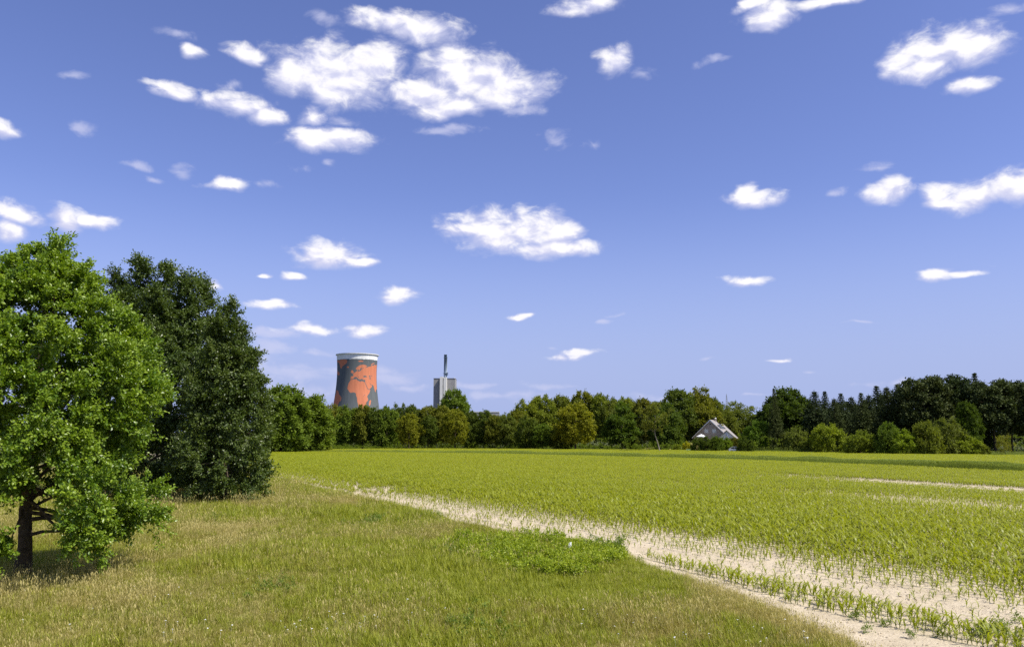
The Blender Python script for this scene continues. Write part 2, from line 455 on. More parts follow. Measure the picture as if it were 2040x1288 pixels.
# ------------------------------------------------------------------ foliage generators
def unit(a):
    return a / np.maximum(np.linalg.norm(a, axis=-1, keepdims=True), 1e-9)
def leaf_cards(base, along, normal, length, width, v, fold=0.12):
    """one folded leaf (a bent quad) for each row"""
    along = unit(along)
    side = unit(np.cross(normal, along))
    nrm = np.cross(along, side)
    L = length[:, None]; W = width[:, None]
    mid = base + along * L * 0.5
    left = mid + side * W * 0.5 + nrm * L * fold
    right = mid - side * W * 0.5 + nrm * L * fold
    tip = base + along * L
    n = len(base)
    verts = np.stack([base, right, tip, left], 1).reshape(-1, 3)
    faces = np.arange(4 * n).reshape(n, 4)
    return verts, faces, np.repeat(v, 4)
def spray_leaves(rng, centers, axes, radius, per, leaf, twigs=10, up=0.55, spread=0.85, v0=None, flat=0.0):
    """leafy sprays: twigs fan out from each centre along its axis, leaves sit along the twigs"""
    n = len(centers)
    v0 = rng.random(n) if v0 is None else v0
    td = unit(axes[:, None, :] + spread * rng.normal(size=(n, twigs, 3)) * np.array([1, 1, 1 - flat]))
    tl = radius[:, None] * rng.uniform(0.55, 1.25, (n, twigs))
    k = max(1, per // twigs)
    u = rng.uniform(0.12, 1.0, (n, twigs, k)) ** 0.8
    pos = centers[:, None, None, :] + td[:, :, None, :] * (tl[..., None] * u)[..., None]
    pos = pos + rng.normal(size=pos.shape) * leaf * 0.5
    sag = (u * tl[..., None]) ** 2 * 0.10
    pos[..., 2] -= sag
    out = np.broadcast_to(td[:, :, None, :], pos.shape)
    al = unit(out + 0.9 * rng.normal(size=pos.shape))
    nr = unit(np.array([0, 0, up]) + 0.45 * np.broadcast_to(axes[:, None, None, :], pos.shape) + 0.45 * rng.normal(size=pos.shape))
    L = leaf * rng.uniform(0.7, 1.3, pos.shape[:3])
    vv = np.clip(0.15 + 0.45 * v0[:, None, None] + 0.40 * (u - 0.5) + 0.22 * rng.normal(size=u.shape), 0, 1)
    m = pos.shape[0] * pos.shape[1] * pos.shape[2]
    return leaf_cards(pos.reshape(m, 3), al.reshape(m, 3), nr.reshape(m, 3), L.reshape(m), (L * 0.62).reshape(m), vv.reshape(m))
def merge(parts):
    vs, fs, at, b = [], [], [], 0
    for v, f, a in parts:
        vs.append(v); fs.append(f + b); at.append(a); b += len(v)
    return np.concatenate(vs), np.concatenate(fs), np.concatenate(at)

def crown_clumps(rng, profile, n, lobes=0.22, shell=0.72, seed=0, squash=(1.0, 1.0)):
    """clump centres inside a crown given as (height, radius) pairs"""
    zs = np.array([p[0] for p in profile], float); rs = np.array([p[1] for p in profile], float)
    zz = np.linspace(zs[0], zs[-1], 200); rr = np.interp(zz, zs, rs)
    w = np.maximum(rr, 0.15 * rs.max()); cdf = np.cumsum(w) / w.sum()
    z = np.interp(rng.random(n), cdf, zz)
    a = rng.random(n) * 2 * math.pi
    R = np.interp(z, zs, rs)
    lob = 1 + lobes * (2 * fbm(a * 1.3 + 11.3 * (a > math.pi) * 0, z / (zs[-1] - zs[0]) * 5, seed + 3, 3) - 1)
    inner = rng.random(n) > shell
    fr = np.where(inner, rng.uniform(0.25, 0.75, n), rng.uniform(0.74, 1.0, n))
    r = R * lob * fr
    c = np.stack([r * np.cos(a) * squash[0], r * np.sin(a) * squash[1], z], -1)
    rad = np.stack([np.cos(a), np.sin(a), np.zeros(n)], -1)
    t = (z - zs[0]) / (zs[-1] - zs[0])
    axes = unit(rad * (1.1 - 0.5 * t)[:, None] + np.array([0, 0, 1]) * (0.10 + 0.9 * t)[:, None])
    return c, axes, fr
def limbs(mb, rng, trunk_h, trunk_r, ends, z_lo, lean=(0, 0), sides=5, thick=1.0):
    """trunk plus curved limbs that reach the given clump centres"""
    k = 9
    path = [(lean[0] * (i / k) ** 1.4 + 0.012 * trunk_h * math.sin(i * 1.7), lean[1] * (i / k) + 0.012 * trunk_h * math.cos(i * 2.3), trunk_h * i / k - (0.25 if i == 0 else 0)) for i in range(k + 1)]
    rad = [trunk_r * (1.35 if i == 0 else 1.0) * (1 - 0.9 * i / k) + 0.01 for i in range(k + 1)]
    mb.tube(path, rad, 9)
    for e in ends:
        h = math.hypot(e[0], e[1])
        z0 = max(z_lo * rng.uniform(1.2, 3.0), min(e[2] - h * rng.uniform(0.15, 0.75), trunk_h * 0.85))
        f = z0 / trunk_h
        i = min(int(f * k), k - 1); u = f * k - i
        s = Vector(path[i]).lerp(Vector(path[i + 1]), u)
        e = Vector(e)
        mid = s.lerp(e, 0.5) + Vector((rng.normal() * 0.06 * h, rng.normal() * 0.06 * h, -0.05 * h + rng.normal() * 0.05 * h))
        r0 = max(0.02, trunk_r * (1 - 0.85 * f) * rng.uniform(0.30, 0.5)) * thick
        mb.tube([s, s.lerp(mid, 0.5) + Vector((0, 0, 0.02 * h)), mid, mid.lerp(e, 0.55), e], [r0, r0 * 0.8, r0 * 0.6, r0 * 0.4, r0 * 0.15], sides, False)

def near_tree(name, loc, profile, clumps, per, leaf, clump_r, leaf_mat, bark_mat, trunk_h, trunk_r, seed, z_lo, label, category='tree', n_limbs=50,
              lobes=0.22, extra=None, lean=(0, 0), squash=(1, 1), twigs=11, group=None, rotz=0.0):
    rng = np.random.default_rng(seed)
    c, ax, fr = crown_clumps(rng, profile, clumps, lobes, 0.74, seed, squash)
    if extra is not None:
        e, ea = extra
        c = np.concatenate([c, e]); ax = np.concatenate([ax, ea])
    rad = clump_r * rng.uniform(0.7, 1.35, len(c))
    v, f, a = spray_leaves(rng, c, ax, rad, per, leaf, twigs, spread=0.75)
    t = tag(empty(name, loc, rotz), label, category, group)
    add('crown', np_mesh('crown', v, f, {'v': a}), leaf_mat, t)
    mb = MB()
    pick = rng.permutation(len(c))[:n_limbs]
    if extra is not None:
        pick = np.unique(np.concatenate([pick, np.arange(clumps, len(c), 12)]))
    limbs(mb, rng, trunk_h, trunk_r, c[pick] - ax[pick] * 0.2, z_lo, lean)
    mb.build('trunk', bark_mat, t, True)
    return t

# ---- the near oak
oak_p = ground_at(40, 1154)
ms = oak_p[1] / FPX
lo_r = [(62 + 130 * u, 1) for u in np.linspace(0, 1, 5)]
ext_c, ext_a = [], []
rr = np.random.default_rng(3)
for (px, py, dy) in [(150, 1040, -1.5), (185, 1055, -2.2), (215, 1040, -1.0), (235, 1066, -0.6), (200, 1085, -1.6), (160, 1080, -2.6), (225, 1090, -0.9), (185, 1030, -3.0),
                     (8, 1078, -1.2), (-20, 1060, -3.0), (-15, 1095, -2.6), (-40, 1090, -2.8), (255, 1050, 0.6), (275, 1020, 0.4), (290, 985, -0.4), (240, 1010, -1.8), (140, 990, -3.9), (-30, 1000, -4.0)]:
    p = at_depth(40 + (px - 40) * 0.80, py, oak_p[1] + dy) - oak_p
    ext_c.append(p); ext_a.append(unit(np.array([p[0], p[1], 0.3 * abs(p[0])])))
    if px > 90:
        for q in (1.6, 3.2):
            e2 = p + np.array([rr.normal() * 0.5 - 0.3, q + rr.normal() * 0.5, rr.normal() * 0.3 + 0.25]); ext_c.append(e2); ext_a.append(unit(np.array([e2[0], e2[1] * 0.3, 0.3 * abs(e2[0])])))
near_tree('oak_tree', oak_p, [(3.6, 2.4), (4.2, 3.6), (5.2, 4.35), (6.8, 4.4), (8.4, 4.1), (9.9, 3.6), (11.4, 2.8), (12.5, 1.8), (13.3, 0.9), (13.8, 0.2)],
          430, 660, 0.14, 0.85, M['oak_leaf'], M['bark'], 12.5, 0.29, 4, 1.3,
          'bright green young oak with short dark trunk at the meadow\'s left edge', n_limbs=44, lobes=0.26, extra=(np.array(ext_c), np.array(ext_a)), lean=(0.35, 0), twigs=12)
# ---- the dark oaks behind it
def leaders(base, tops, z0, r0, seed):
    """upright leading shoots that make a ragged top: clump centres for each"""
    rng = np.random.default_rng(seed); c, ax = [], []
    for (px, py, dy) in tops:
        tp = at_depth(px, py, base[1] + dy) - base
        n = int((tp[2] - z0) * 4.2)
        for k in range(n):
            u = (k + rng.random()) / n
            r = r0 * (1 - u) ** 0.7 * rng.uniform(0.5, 1.0); a = rng.random() * 6.283
            c.append((tp[0] * (0.75 + 0.25 * u) + r * math.cos(a), tp[1] + r * math.sin(a), z0 + (tp[2] - 0.9 - z0) * u)); ax.append((math.cos(a) * 0.7, math.sin(a) * 0.7, 0.9))
    return np.array(c), unit(np.array(ax))
da = ground_at(325, 988)
near_tree('oak_tree', da, [(0.6, 4.6), (2.0, 6.0), (5.0, 7.0), (9.0, 6.9), (12.5, 5.9), (15.0, 4.4), (17.0, 2.4), (18.0, 0.6)],
          560, 300, 0.225, 1.25, M['dark_leaf'], M['bark'], 18.0, 0.45, 17, 2.0, 'tallest dark green oak, ragged-topped, standing directly behind the bright young oak', n_limbs=30, lobes=0.40,
          extra=leaders(da, [(236, 535, 1.0), (284, 504, -0.5), (332, 514, 0.8), (372, 540, -1.5), (404, 544, 1.2), (310, 560, -3.5), (255, 570, -3.0)], 12.0, 1.9, 5))
db = ground_at(446, 1003)
near_tree('oak_tree', db, [(0.4, 2.4), (1.5, 3.0), (4.0, 3.55), (7.5, 3.5), (10.5, 2.7), (12.5, 1.6), (13.4, 0.5)],
          290, 280, 0.205, 1.0, M['dark_leaf'], M['bark'], 13.0, 0.32, 23, 1.2, 'narrower dark green oak at the right edge of the dark clump, next to the field', n_limbs=24, lobes=0.38,
          extra=leaders(db, [(458, 588, 0.0), (430, 612, -1.0), (486, 640, 0.4), (505, 690, -0.6)], 8.5, 1.2, 6))

# ------------------------------------------------------------------ far trees: a few kinds, copied one by one
VARIANTS = {}
def far_variant(key, profile, clumps, per, leaf, clump_r, trunk_h, trunk_r, seed, lobes=0.3, z_lo=2.0, n_limbs=18, mat='far_leaf', bark='bark', flat=0.0, spread=0.85, shell=0.78, lean=(0, 0)):
    rng = np.random.default_rng(seed)
    c, ax, fr = crown_clumps(rng, profile, clumps, lobes, shell, seed)
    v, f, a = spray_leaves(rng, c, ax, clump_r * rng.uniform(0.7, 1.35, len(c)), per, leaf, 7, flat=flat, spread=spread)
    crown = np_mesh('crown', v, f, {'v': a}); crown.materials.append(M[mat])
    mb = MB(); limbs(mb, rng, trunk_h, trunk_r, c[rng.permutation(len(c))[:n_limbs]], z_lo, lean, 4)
    trunk = mb.mesh('trunk', True); trunk.materials.append(M[bark])
    h = profile[-1][0] + clump_r * 0.55
    VARIANTS[key] = (crown, trunk, h, max(p[1] for p in profile) + clump_r * 0.4)
round_p = [(3.0, 2.6), (5.0, 4.6), (8.0, 5.4), (11.0, 5.0), (14.0, 3.6), (16.2, 1.2)]
low_p = [(0.8, 3.6), (3.0, 4.9), (7.0, 5.5), (11.0, 4.9), (14.0, 3.4), (16.2, 1.0)]
tall_p = [(2.4, 1.8), (5.0, 3.0), (9.0, 3.6), (13.0, 3.1), (16.0, 1.7), (17.5, 0.4)]
open_p = [(6.5, 2.2), (9.0, 4.4), (12.0, 5.2), (14.5, 4.4), (16.6, 2.0)]
bush_p = [(0.2, 2.6), (1.2, 3.4), (2.6, 3.5), (4.0, 2.6), (5.2, 0.8)]
ball_p = [(4.0, 2.2), (6.0, 4.6), (9.0, 5.9), (12.0, 5.8), (14.5, 4.2), (16.4, 1.2)]
far_variant('round_a', round_p, 148, 125, 0.57, 1.35, 14.5, 0.28, 31)
far_variant('round_b', round_p, 141, 125, 0.57, 1.35, 14.5, 0.28, 32, 0.45)
far_variant('low_a', low_p, 175, 131, 0.57, 1.35, 14.5, 0.28, 33, 0.35, 1.0)
far_variant('low_b', low_p, 175, 131, 0.57, 1.30, 14.5, 0.28, 34, 0.48, 1.0)
far_variant('tall_a', tall_p, 114, 118, 0.54, 1.15, 16.0, 0.22, 35, 0.40)
far_variant('tall_b', tall_p, 108, 118, 0.54, 1.15, 16.0, 0.22, 36, 0.50)
far_variant('open_a', open_p, 94, 93, 0.57, 1.35, 14.0, 0.26, 37, 0.5, 5.0, 30)
far_variant('open_b', open_p, 81, 77, 0.57, 1.35, 14.0, 0.24, 38, 0.6, 5.0, 30)
far_variant('ball', ball_p, 202, 125, 0.57, 1.25, 14.0, 0.28, 39, 0.10)
far_variant('layered', [(2.0, 3.2), (4.0, 4.5), (8.0, 4.6), (12.0, 3.6), (15.0, 2.0), (16.6, 0.5)], 101, 187, 0.51, 1.6, 15.0, 0.26, 40, 0.35, flat=0.75)
far_variant('bush_a', bush_p, 94, 137, 0.35, 0.85, 4.0, 0.10, 41, 0.40, 0.3, 10)
far_variant('bush_b', bush_p, 86, 137, 0.35, 0.90, 4.0, 0.10, 42, 0.55, 0.3, 10)
far_variant('wispy', [(1.6, 1.6), (3.0, 3.0), (4.4, 3.1), (5.6, 1.4)], 35, 62, 0.35, 0.95, 4.6, 0.13, 43, 0.6, 1.0, 26)
far_variant('pine', [(5.0, 3.0), (8.0, 4.6), (11.0, 4.9), (14.0, 4.2), (16.4, 1.8)], 121, 150, 0.54, 1.35, 15.0, 0.30, 44, 0.4, 4.0, 24, 'needle', flat=0.4)
far_variant('dark_broad', low_p, 202, 131, 0.59, 1.35, 14.5, 0.28, 45, 0.40, 1.0, mat='far_leaf')
def spruce_variant(key, H, R, seed):
    rng = np.random.default_rng(seed)
    parts = []
    z = 1.2
    cs, axs, rads, sizes = [], [], [], []
    while z < H - 0.3:
        t = z / H
        L = R * (1 - t) ** 0.85 * (1.0 if t > 0.1 else 0.8)
        nb = int(6 + 5 * (1 - t))
        a0 = rng.random() * 6.28
        for k in range(nb):
            a = a0 + 6.283 * k / nb + rng.normal() * 0.15
            l = L * rng.uniform(0.72, 1.15)
            for u in np.linspace(0.25, 1.0, max(2, int(l / 0.5))):
                cs.append((math.cos(a) * l * u, math.sin(a) * l * u, z - 0.28 * l * u + 0.10 * l * u * u)); axs.append((math.cos(a), math.sin(a), -0.12)); rads.append(0.42 + 0.12 * (1 - t)); 
        z += 0.55 + 0.25 * (1 - t)
    cs, axs, rads = np.array(cs), unit(np.array(axs)), np.array(rads)
    tt = cs[:, 2] / H
    sel = tt < 0.68
    lower = spray_leaves(rng, cs[sel], axs[sel], rads[sel], 12, 0.44, 4, 0.8, 0.6, flat=0.4)
    upper = spray_leaves(rng, cs[~sel], axs[~sel], rads[~sel] * (0.3 + 2.0 * (1 - tt[~sel])), 16, 0.26, 4, 0.8, 0.5, flat=0.4)
    v, f, at = merge([lower, upper])
    tip = np.array([[0, 0, H - 0.2 - 0.25 * i] for i in range(5)])
    v2, f2, a2 = spray_leaves(rng, tip, np.repeat([[0, 0, 1.0]], 5, 0), np.full(5, 0.16), 10, 0.16, 5, 0.3, 0.4)
    v, f, at = merge([(v, f, at), (v2, f2, a2)])
    crown = np_mesh('crown', v, f, {'v': at}); crown.materials.append(M['needle'])
    mb = MB(); mb.tube([(0, 0, -0.2), (0, 0, H * 0.5), (0, 0, H)], [0.2, 0.12, 0.02], 6)
    trunk = mb.mesh('trunk', True); trunk.materials.append(M['bark'])
    VARIANTS[key] = (crown, trunk, H, R)
spruce_variant('spruce_a', 19.0, 4.4, 51)
spruce_variant('spruce_b', 18.0, 4.0, 52)

def far_tree(name, kind, px, ytop, ybase, halfw, tint, label, category='tree', group=None, depth=None, zbase=0.0, trunk_mat=None):
    """stand one tree on the ground; its height and spread are given by what it spans in the photograph"""
    if depth is None:
        base = ground_at(px, ybase)
    else:
        p = at_depth(px, ybase, depth); base = np.array([p[0], depth, zbase])
    top = at_depth(px, ytop, base[1])
    H = top[2] - zbase; R = halfw * base[1] / FPX * (1.22 if group == G1 else 1.0)
    crown, trunk, h, r = VARIANTS[kind]
    t = tag(empty(name, (base[0], base[1], zbase - 0.1), random.random() * 6.28), label, category, group)
    t.scale = (R / r, R / r, H / h)
    for nm, me in (('crown', crown), ('trunk', trunk)):
        o = add(nm, me, None, t)
        o.color = tuple(tint) + (1.0,)
    return t
MID = (1.0, 1.0, 1.0); DARK = (0.66, 0.76, 0.70); OLIVE = (1.14, 1.02, 0.72); YEL = (1.42, 1.24, 0.62); GREEN = (0.95, 1.12, 0.85); BRIGHT = (1.5, 1.5, 0.8); GREY = (1.05, 1.05, 1.25); BROWN = (1.14, 0.97, 0.8); LIGHT = (1.3, 1.28, 0.9)
G1 = 'trees in the far treeline'
G2 = 'conifers in the dark wood on the right'
G3 = 'shrubs in front of the dark wood'
for row in [
    # kind, column, top, base, half width, tint, label
    ('dark_broad', 560, 769, 902, 48, GREEN, 'leftmost broad green tree of the far treeline, half behind the dark oaks', None),
    ('low_a', 603, 777, 900, 46, GREEN, 'tall rounded green tree at the left end of the treeline, left of the cooling tower', None),
    ('low_b', 626, 800, 898, 24, MID, 'lower green tree on the right shoulder of the tall rounded left-end tree', None),
    ('open_b', 652, 803, 893, 20, BROWN, 'thin brownish green tree just left of the cooling tower', 300),
    ('low_a', 691, 807, 893, 24, GREEN, 'dense green tree standing below the cooling tower\'s left half', None),
    ('tall_a', 672, 809, 893, 15, OLIVE, 'slender olive tree below the cooling tower\'s left foot', 300),
    ('round_b', 722, 806, 893, 22, OLIVE, 'olive green tree standing below the middle of the cooling tower', None),
    ('tall_b', 745, 808, 893, 17, DARK, 'dark narrow tree below the cooling tower\'s right foot', None),
    ('low_b', 770, 809, 893, 21, GREEN, 'dense green tree just right of the cooling tower', None),
    ('open_a', 795, 804, 893, 15, DARK, 'thin dark treetop with sky gaps right of the cooling tower', 310),
    ('round_a', 820, 806, 893, 18, DARK, 'rounded dark crown midway between the cooling tower and the power plant building', 305),
    ('round_b', 814, 823, 893.5, 21, YEL, 'yellowish tree in front, midway between cooling tower and power plant building', 282),
    ('tall_a', 836, 814, 893, 10, DARK, 'small dark treetop left of the yellowish trees below the power plant building', 300),
    ('round_a', 853, 808, 893, 22, OLIVE, 'olive yellow tree just left of the power plant building', 300),
    ('tall_b', 853, 824, 893.5, 15, DARK, 'narrow dark tree in front of the olive tree left of the power plant building', 284),
    ('ball', 904, 776, 890, 24, GREEN, 'round-crowned green tree rising above the treeline at the power plant building', 380),
    ('round_b', 880, 807, 893, 20, OLIVE, 'olive brown tree directly below the power plant building', 300),
    ('round_a', 906, 814, 893.5, 21, YEL, 'yellow-green tree below the round-crowned tall tree', 284),
    ('low_b', 938, 818, 893, 17, DARK, 'first dark tree right of the yellow-green tree below the power plant', None),
    ('tall_b', 965, 813, 893, 16, DARK, 'taller slim dark tree, second right of the yellow-green tree', None),
    ('round_b', 986, 826, 893.5, 17, OLIVE, 'small olive tree in the low dip of the treeline', None),
    ('round_a', 1008, 824, 893.5, 19, MID, 'low rounded green tree right of the treeline\'s dip', None),
    ('round_a', 1030, 815, 893, 20, OLIVE, 'olive green tree at the foot of the rising wood', None),
    ('open_a', 1052, 796, 892, 24, LIGHT, 'loose pale-limbed tree at the left shoulder of the middle wood', 310),
    ('low_a', 1053, 828, 894.5, 20, DARK, 'low dark green tree in front of the pale-limbed loose tree', None),
    ('round_a', 1080, 787, 892, 26, LIGHT, 'light green dome-crowned tree, leftmost tall crown of the middle wood', 312),
    ('tall_a', 1080, 842, 895, 16, GREEN, 'small green tree in front of the light dome-crowned tree', None),
    ('round_b', 1118, 787, 892, 22, MID, 'green tree behind and left of the golden oak', 315),
    ('round_b', 1146, 804, 894, 32, YEL, 'golden yellow-green oak, the brightest broad crown in the treeline', 272),
    ('low_b', 1118, 850, 895, 18, OLIVE, 'low olive tree at the left foot of the golden oak', 277),
    ('round_b', 1162, 779, 892, 27, OLIVE, 'tall domed tree rising behind the golden oak', 318),
    ('round_a', 1196, 784, 892, 24, LIGHT, 'light green tall tree just right behind the golden oak', 315),
    ('open_b', 1216, 786, 892, 20, MID, 'thin-crowned tall tree left behind the dark tiered tree', 312),
    ('layered', 1238, 800, 894.5, 28, (0.62, 0.80, 0.62), 'dark tiered tree with visible dark trunk, right of the golden oak', None),
    ('round_a', 1248, 791, 892, 22, LIGHT, 'light green crown showing above the dark tiered tree', 315),
    ('round_b', 1284, 793, 893, 22, BROWN, 'brownish yellow tree between the tiered tree and the leaning pale tree', 302),
    ('low_a', 1262, 856, 895, 14, MID, 'small low green tree under the brownish yellow tree', 280),
    ('dark_broad', 1330, 803, 895, 26, (0.72, 0.85, 0.75), 'dense dark tree behind the leaning pale-trunked tree', 279),
    ('round_b', 1353, 775, 893, 32, (0.72, 0.80, 0.78), 'tallest dark wide-crowned tree left of the house', 300),
    ('open_a', 1398, 772, 893, 26, OLIVE, 'tall open-crowned tree directly behind the house', 305),
    ('round_a', 1425, 792, 893, 18, MID, 'green tree behind the house\'s roof ridge', 308),
    ('round_b', 1403, 800, 893, 30, OLIVE, 'olive tree close behind the house\'s gable', 300),
    ('open_b', 1478, 798, 893, 26, GREY, 'airy grey-green tree with sky gaps between house and dark wood', 320),
    ('round_b', 1448, 818, 893, 20, MID, 'low green tree below the lattice mast, behind the house', 310),
]:
    kind, px, yt, yb, hw, tint, label, depth = row
    far_tree('broadleaf_tree', kind, px, yt, yb, hw, tint, label, 'tree', G1, depth)
for row in [
    ('dark_broad', 1534, 806, 898, 30, (0.42, 0.52, 0.50), 'black-green tree at the left edge of the dark wood', 262),
    ('dark_broad', 1572, 774, 898, 52, (0.46, 0.58, 0.50), 'big dark domed tree, largest crown at the left of the dark wood', 268),
    ('dark_broad', 1605, 792, 898, 30, (0.45, 0.56, 0.50), 'dark tree on the right shoulder of the big dark dome', 268),
]:
    far_tree('broadleaf_tree', row[0], row[1], row[2], row[3], row[4], row[5], row[6], 'tree', 'broadleaf trees of the dark wood', row[7])
SPR = [(1547, 774, 9, 'thin spruce tip rising left of the big dark dome'), (1628, 778, 17, 'first tall spruce right of the big dark dome'), (1649, 780, 14, 'second pointed spruce right of the big dark dome'),
       (1667, 793, 13, 'short spruce in the notch after the second pointed spruce'), (1681, 784, 15, 'dense spruce beyond the notch'), (1702, 790, 14, 'short spruce before the low middle of the spruce row'),
       (1722, 783, 14, 'narrow spruce in the middle of the spruce row'), (1737, 786, 14, 'lower spruce just right of the row\'s middle'), (1754, 769, 17, 'first of the taller spruces in the right part of the row'),
       (1774, 770, 17, 'spruce beside the first of the taller spruces'), (1796, 765, 18, 'second tallest spruce of the row'), (1814, 762, 16, 'last spruce of the row, touching the big pine crown'),
       (1953, 743, 15, 'lone spruce with thin leader topping the pine crowns at right')]
for i, (px, yt, hw, label) in enumerate(SPR):
    far_tree('spruce_tree', ('spruce_a', 'spruce_b')[i % 2], px, yt - 2, 900, hw * 2.3, (1.0, 1.0, 1.0) if i % 3 else (1.25, 1.15, 0.9), label, 'spruce', G2, 245 + 9 * (i % 3))
for (px, yt, hw, dep, tint, label) in [
    (1848, 752, 36, 240, (1.35, 1.25, 1.1), 'big broad pine crown right of the spruce row'), (1888, 748, 34, 246, (1.2, 1.2, 1.0), 'highest rounded pine crown on the right'),
    (1922, 753, 26, 242, (1.0, 1.05, 0.95), 'pine left of the lone spruce'), (1984, 758, 34, 236, (1.5, 1.4, 1.25), 'wide grey-green pine right of the lone spruce'),
    (2018, 757, 28, 240, (1.2, 1.15, 1.0), 'pine at the right border, second crown from the lone spruce'), (2052, 764, 34, 234, (1.3, 1.2, 1.1), 'pine cut off by the right border')]:
    far_tree('pine_tree', 'pine', px, yt, 900, hw * 1.4, tint, label, 'pine', G2, dep)
far_tree('broadleaf_tree', 'low_b', 1932, 799, 902, 26, (0.52, 0.66, 0.40), 'small green broadleaf tree glowing among the dark pines', 'tree', 'broadleaf trees of the dark wood', 226)
for (kind, px, yt, yb, hw, tint, label) in [
    ('bush_a', 1514, 839, 899, 32, (0.75, 1.0, 0.6), 'green cone-shaped shrub right of the white car'), ('bush_b', 1543, 858, 899.5, 17, (0.95, 1.15, 0.65), 'small shrub leaning on the green cone-shaped shrub'),
    ('bush_b', 1583, 850, 900, 28, GREY, 'grey-green rounded shrub under the big dark dome'), ('bush_a', 1610, 873, 901, 19, (0.95, 0.98, 0.75), 'low olive shrub left of the yellow-green shrub'),
    ('bush_a', 1650, 845, 902, 35, BRIGHT, 'tall yellow-green shrub, brightest of the row'), ('bush_b', 1688, 873, 902, 18, BROWN, 'small brownish shrub right of the tall yellow-green shrub'),
    ('bush_b', 1714, 856, 904, 30, (1.15, 1.2, 0.75), 'domed green shrub between the small brownish shrub and the dark upright one'), ('bush_a', 1772, 843, 905, 26, (0.75, 0.92, 0.65), 'dark upright shrub behind the bright spreading shrub'),
    ('bush_b', 1800, 853, 905.5, 31, (1.35, 1.5, 0.75), 'bright green spreading shrub below the spruce row\'s right end'), ('bush_a', 1848, 840, 906, 28, (1.0, 1.0, 0.75), 'round olive shrub before the big pine'),
    ('bush_b', 1890, 831, 905.5, 32, GREY, 'tallest greyish willow-like shrub of the row'), ('bush_b', 1926, 867, 906, 27, BRIGHT, 'low bright yellow-green shrub right of the greyish willow-like one'),
    ('bush_a', 1958, 884, 906.5, 13, (1.0, 1.0, 0.7), 'last small shrub of the row at its right end'),
    ('bush_a', 649, 880, 898, 11, BRIGHT, 'small bright round bush at the treeline\'s left corner'), ('bush_b', 597, 888, 901, 15, GREY, 'pale flowering bush at the foot of the left-end trees'),
    ('bush_b', 1367, 878, 897, 8, (2.6, 2.1, 0.5), 'small bright yellow bush in the house garden'), ('bush_a', 1350, 884, 897.5, 9, BRIGHT, 'low yellow-green bush at the garden\'s left end')]:
    far_tree('shrub', kind, px, yt, yb, hw, tint, label, 'shrub', G3 if px > 1480 else None)
far_tree('young_tree', 'wispy', 2003, 866, 908, 15, (1.5, 1.25, 0.9), 'small thin fruit tree with bare trunk alone on the grass at right', 'tree')
# the leaning pale-trunked tree before the wood
lp = ground_at(1315, 899)
lt = tag(empty('leaning_tree', lp), 'thin pale-trunked leaning tree with bare limbs before the dark dense tree', 'tree')
mb = MB()
k = lp[1] / FPX
pth = [(0, 0, -0.2), (-0.6, 0, 2.4), (-1.4, 0, 5.0), (-1.6, 0, 7.5), (-1.2, 0, 10.0), (-1.3, 0, 12.5)]
mb.tube(pth, [0.2, 0.16, 0.13, 0.1, 0.07, 0.03], 7)
for (a, b) in [((-1.5, 0, 6.3), (1.6, -0.3, 8.6)), ((-1.5, 0, 6.0), (-4.2, 0.4, 6.9)), ((-1.3, 0, 9.2), (1.5, 0.3, 11.6)), ((-1.5, 0, 8.2), (-3.9, -0.3, 10.6)), ((-1.2, 0, 10.5), (-2.8, 0.2, 13.0))]:
    a, b = Vector(a), Vector(b); m_ = a.lerp(b, 0.5) + Vector((0, 0, 0.35))
    mb.tube([a, m_, b], [0.07, 0.05, 0.02], 5, False)
mb.build('trunk', M['pale_bark'], lt, True)
rng = np.random.default_rng(77)
cc = np.stack([rng.normal(-1.4, 1.9, 34), rng.normal(0, 1.4, 34), rng.uniform(6.5, 14.2, 34)], -1)
v, f, a = spray_leaves(rng, cc, unit(rng.normal(size=(34, 3)) + [0, 0, 0.5]), np.full(34, 1.3), 110, 0.42, 7)
o = add('crown', np_mesh('crown', v, f, {'v': a}), M['far_leaf'], lt); o.color = (1.05, 1.0, 0.9, 1)

# garden hedge in front of the house, bush by bush
for i, (px, yt, yb, hw, tint) in enumerate([(1392, 871, 899, 13, (0.62, 0.74, 0.55)), (1409, 868, 899.5, 15, (0.55, 0.66, 0.52)), (1427, 869, 899.5, 14, (0.7, 0.85, 0.55)), (1446, 870, 898.3, 13, (1.05, 1.25, 0.55)),
                                            (1463, 871, 896.8, 14, (0.95, 0.78, 0.62)), (1487, 868, 900.5, 14, (0.55, 0.66, 0.5))]):
    far_tree('hedge_bush', ('bush_a', 'bush_b')[i % 2], px, yt, yb, hw * 1.15, tint,
             ['dark garden bush below the white parasol, left end of the hedge', 'dark green bush below the gable\'s left window', 'green hedge bush below the gable\'s right window', 'fresh yellow-green hedge bush under the white annex',
              'reddish green hedge bush above the white car', 'dark hedge bush right of the white car'][i], 'bush', 'bushes of the garden hedge')

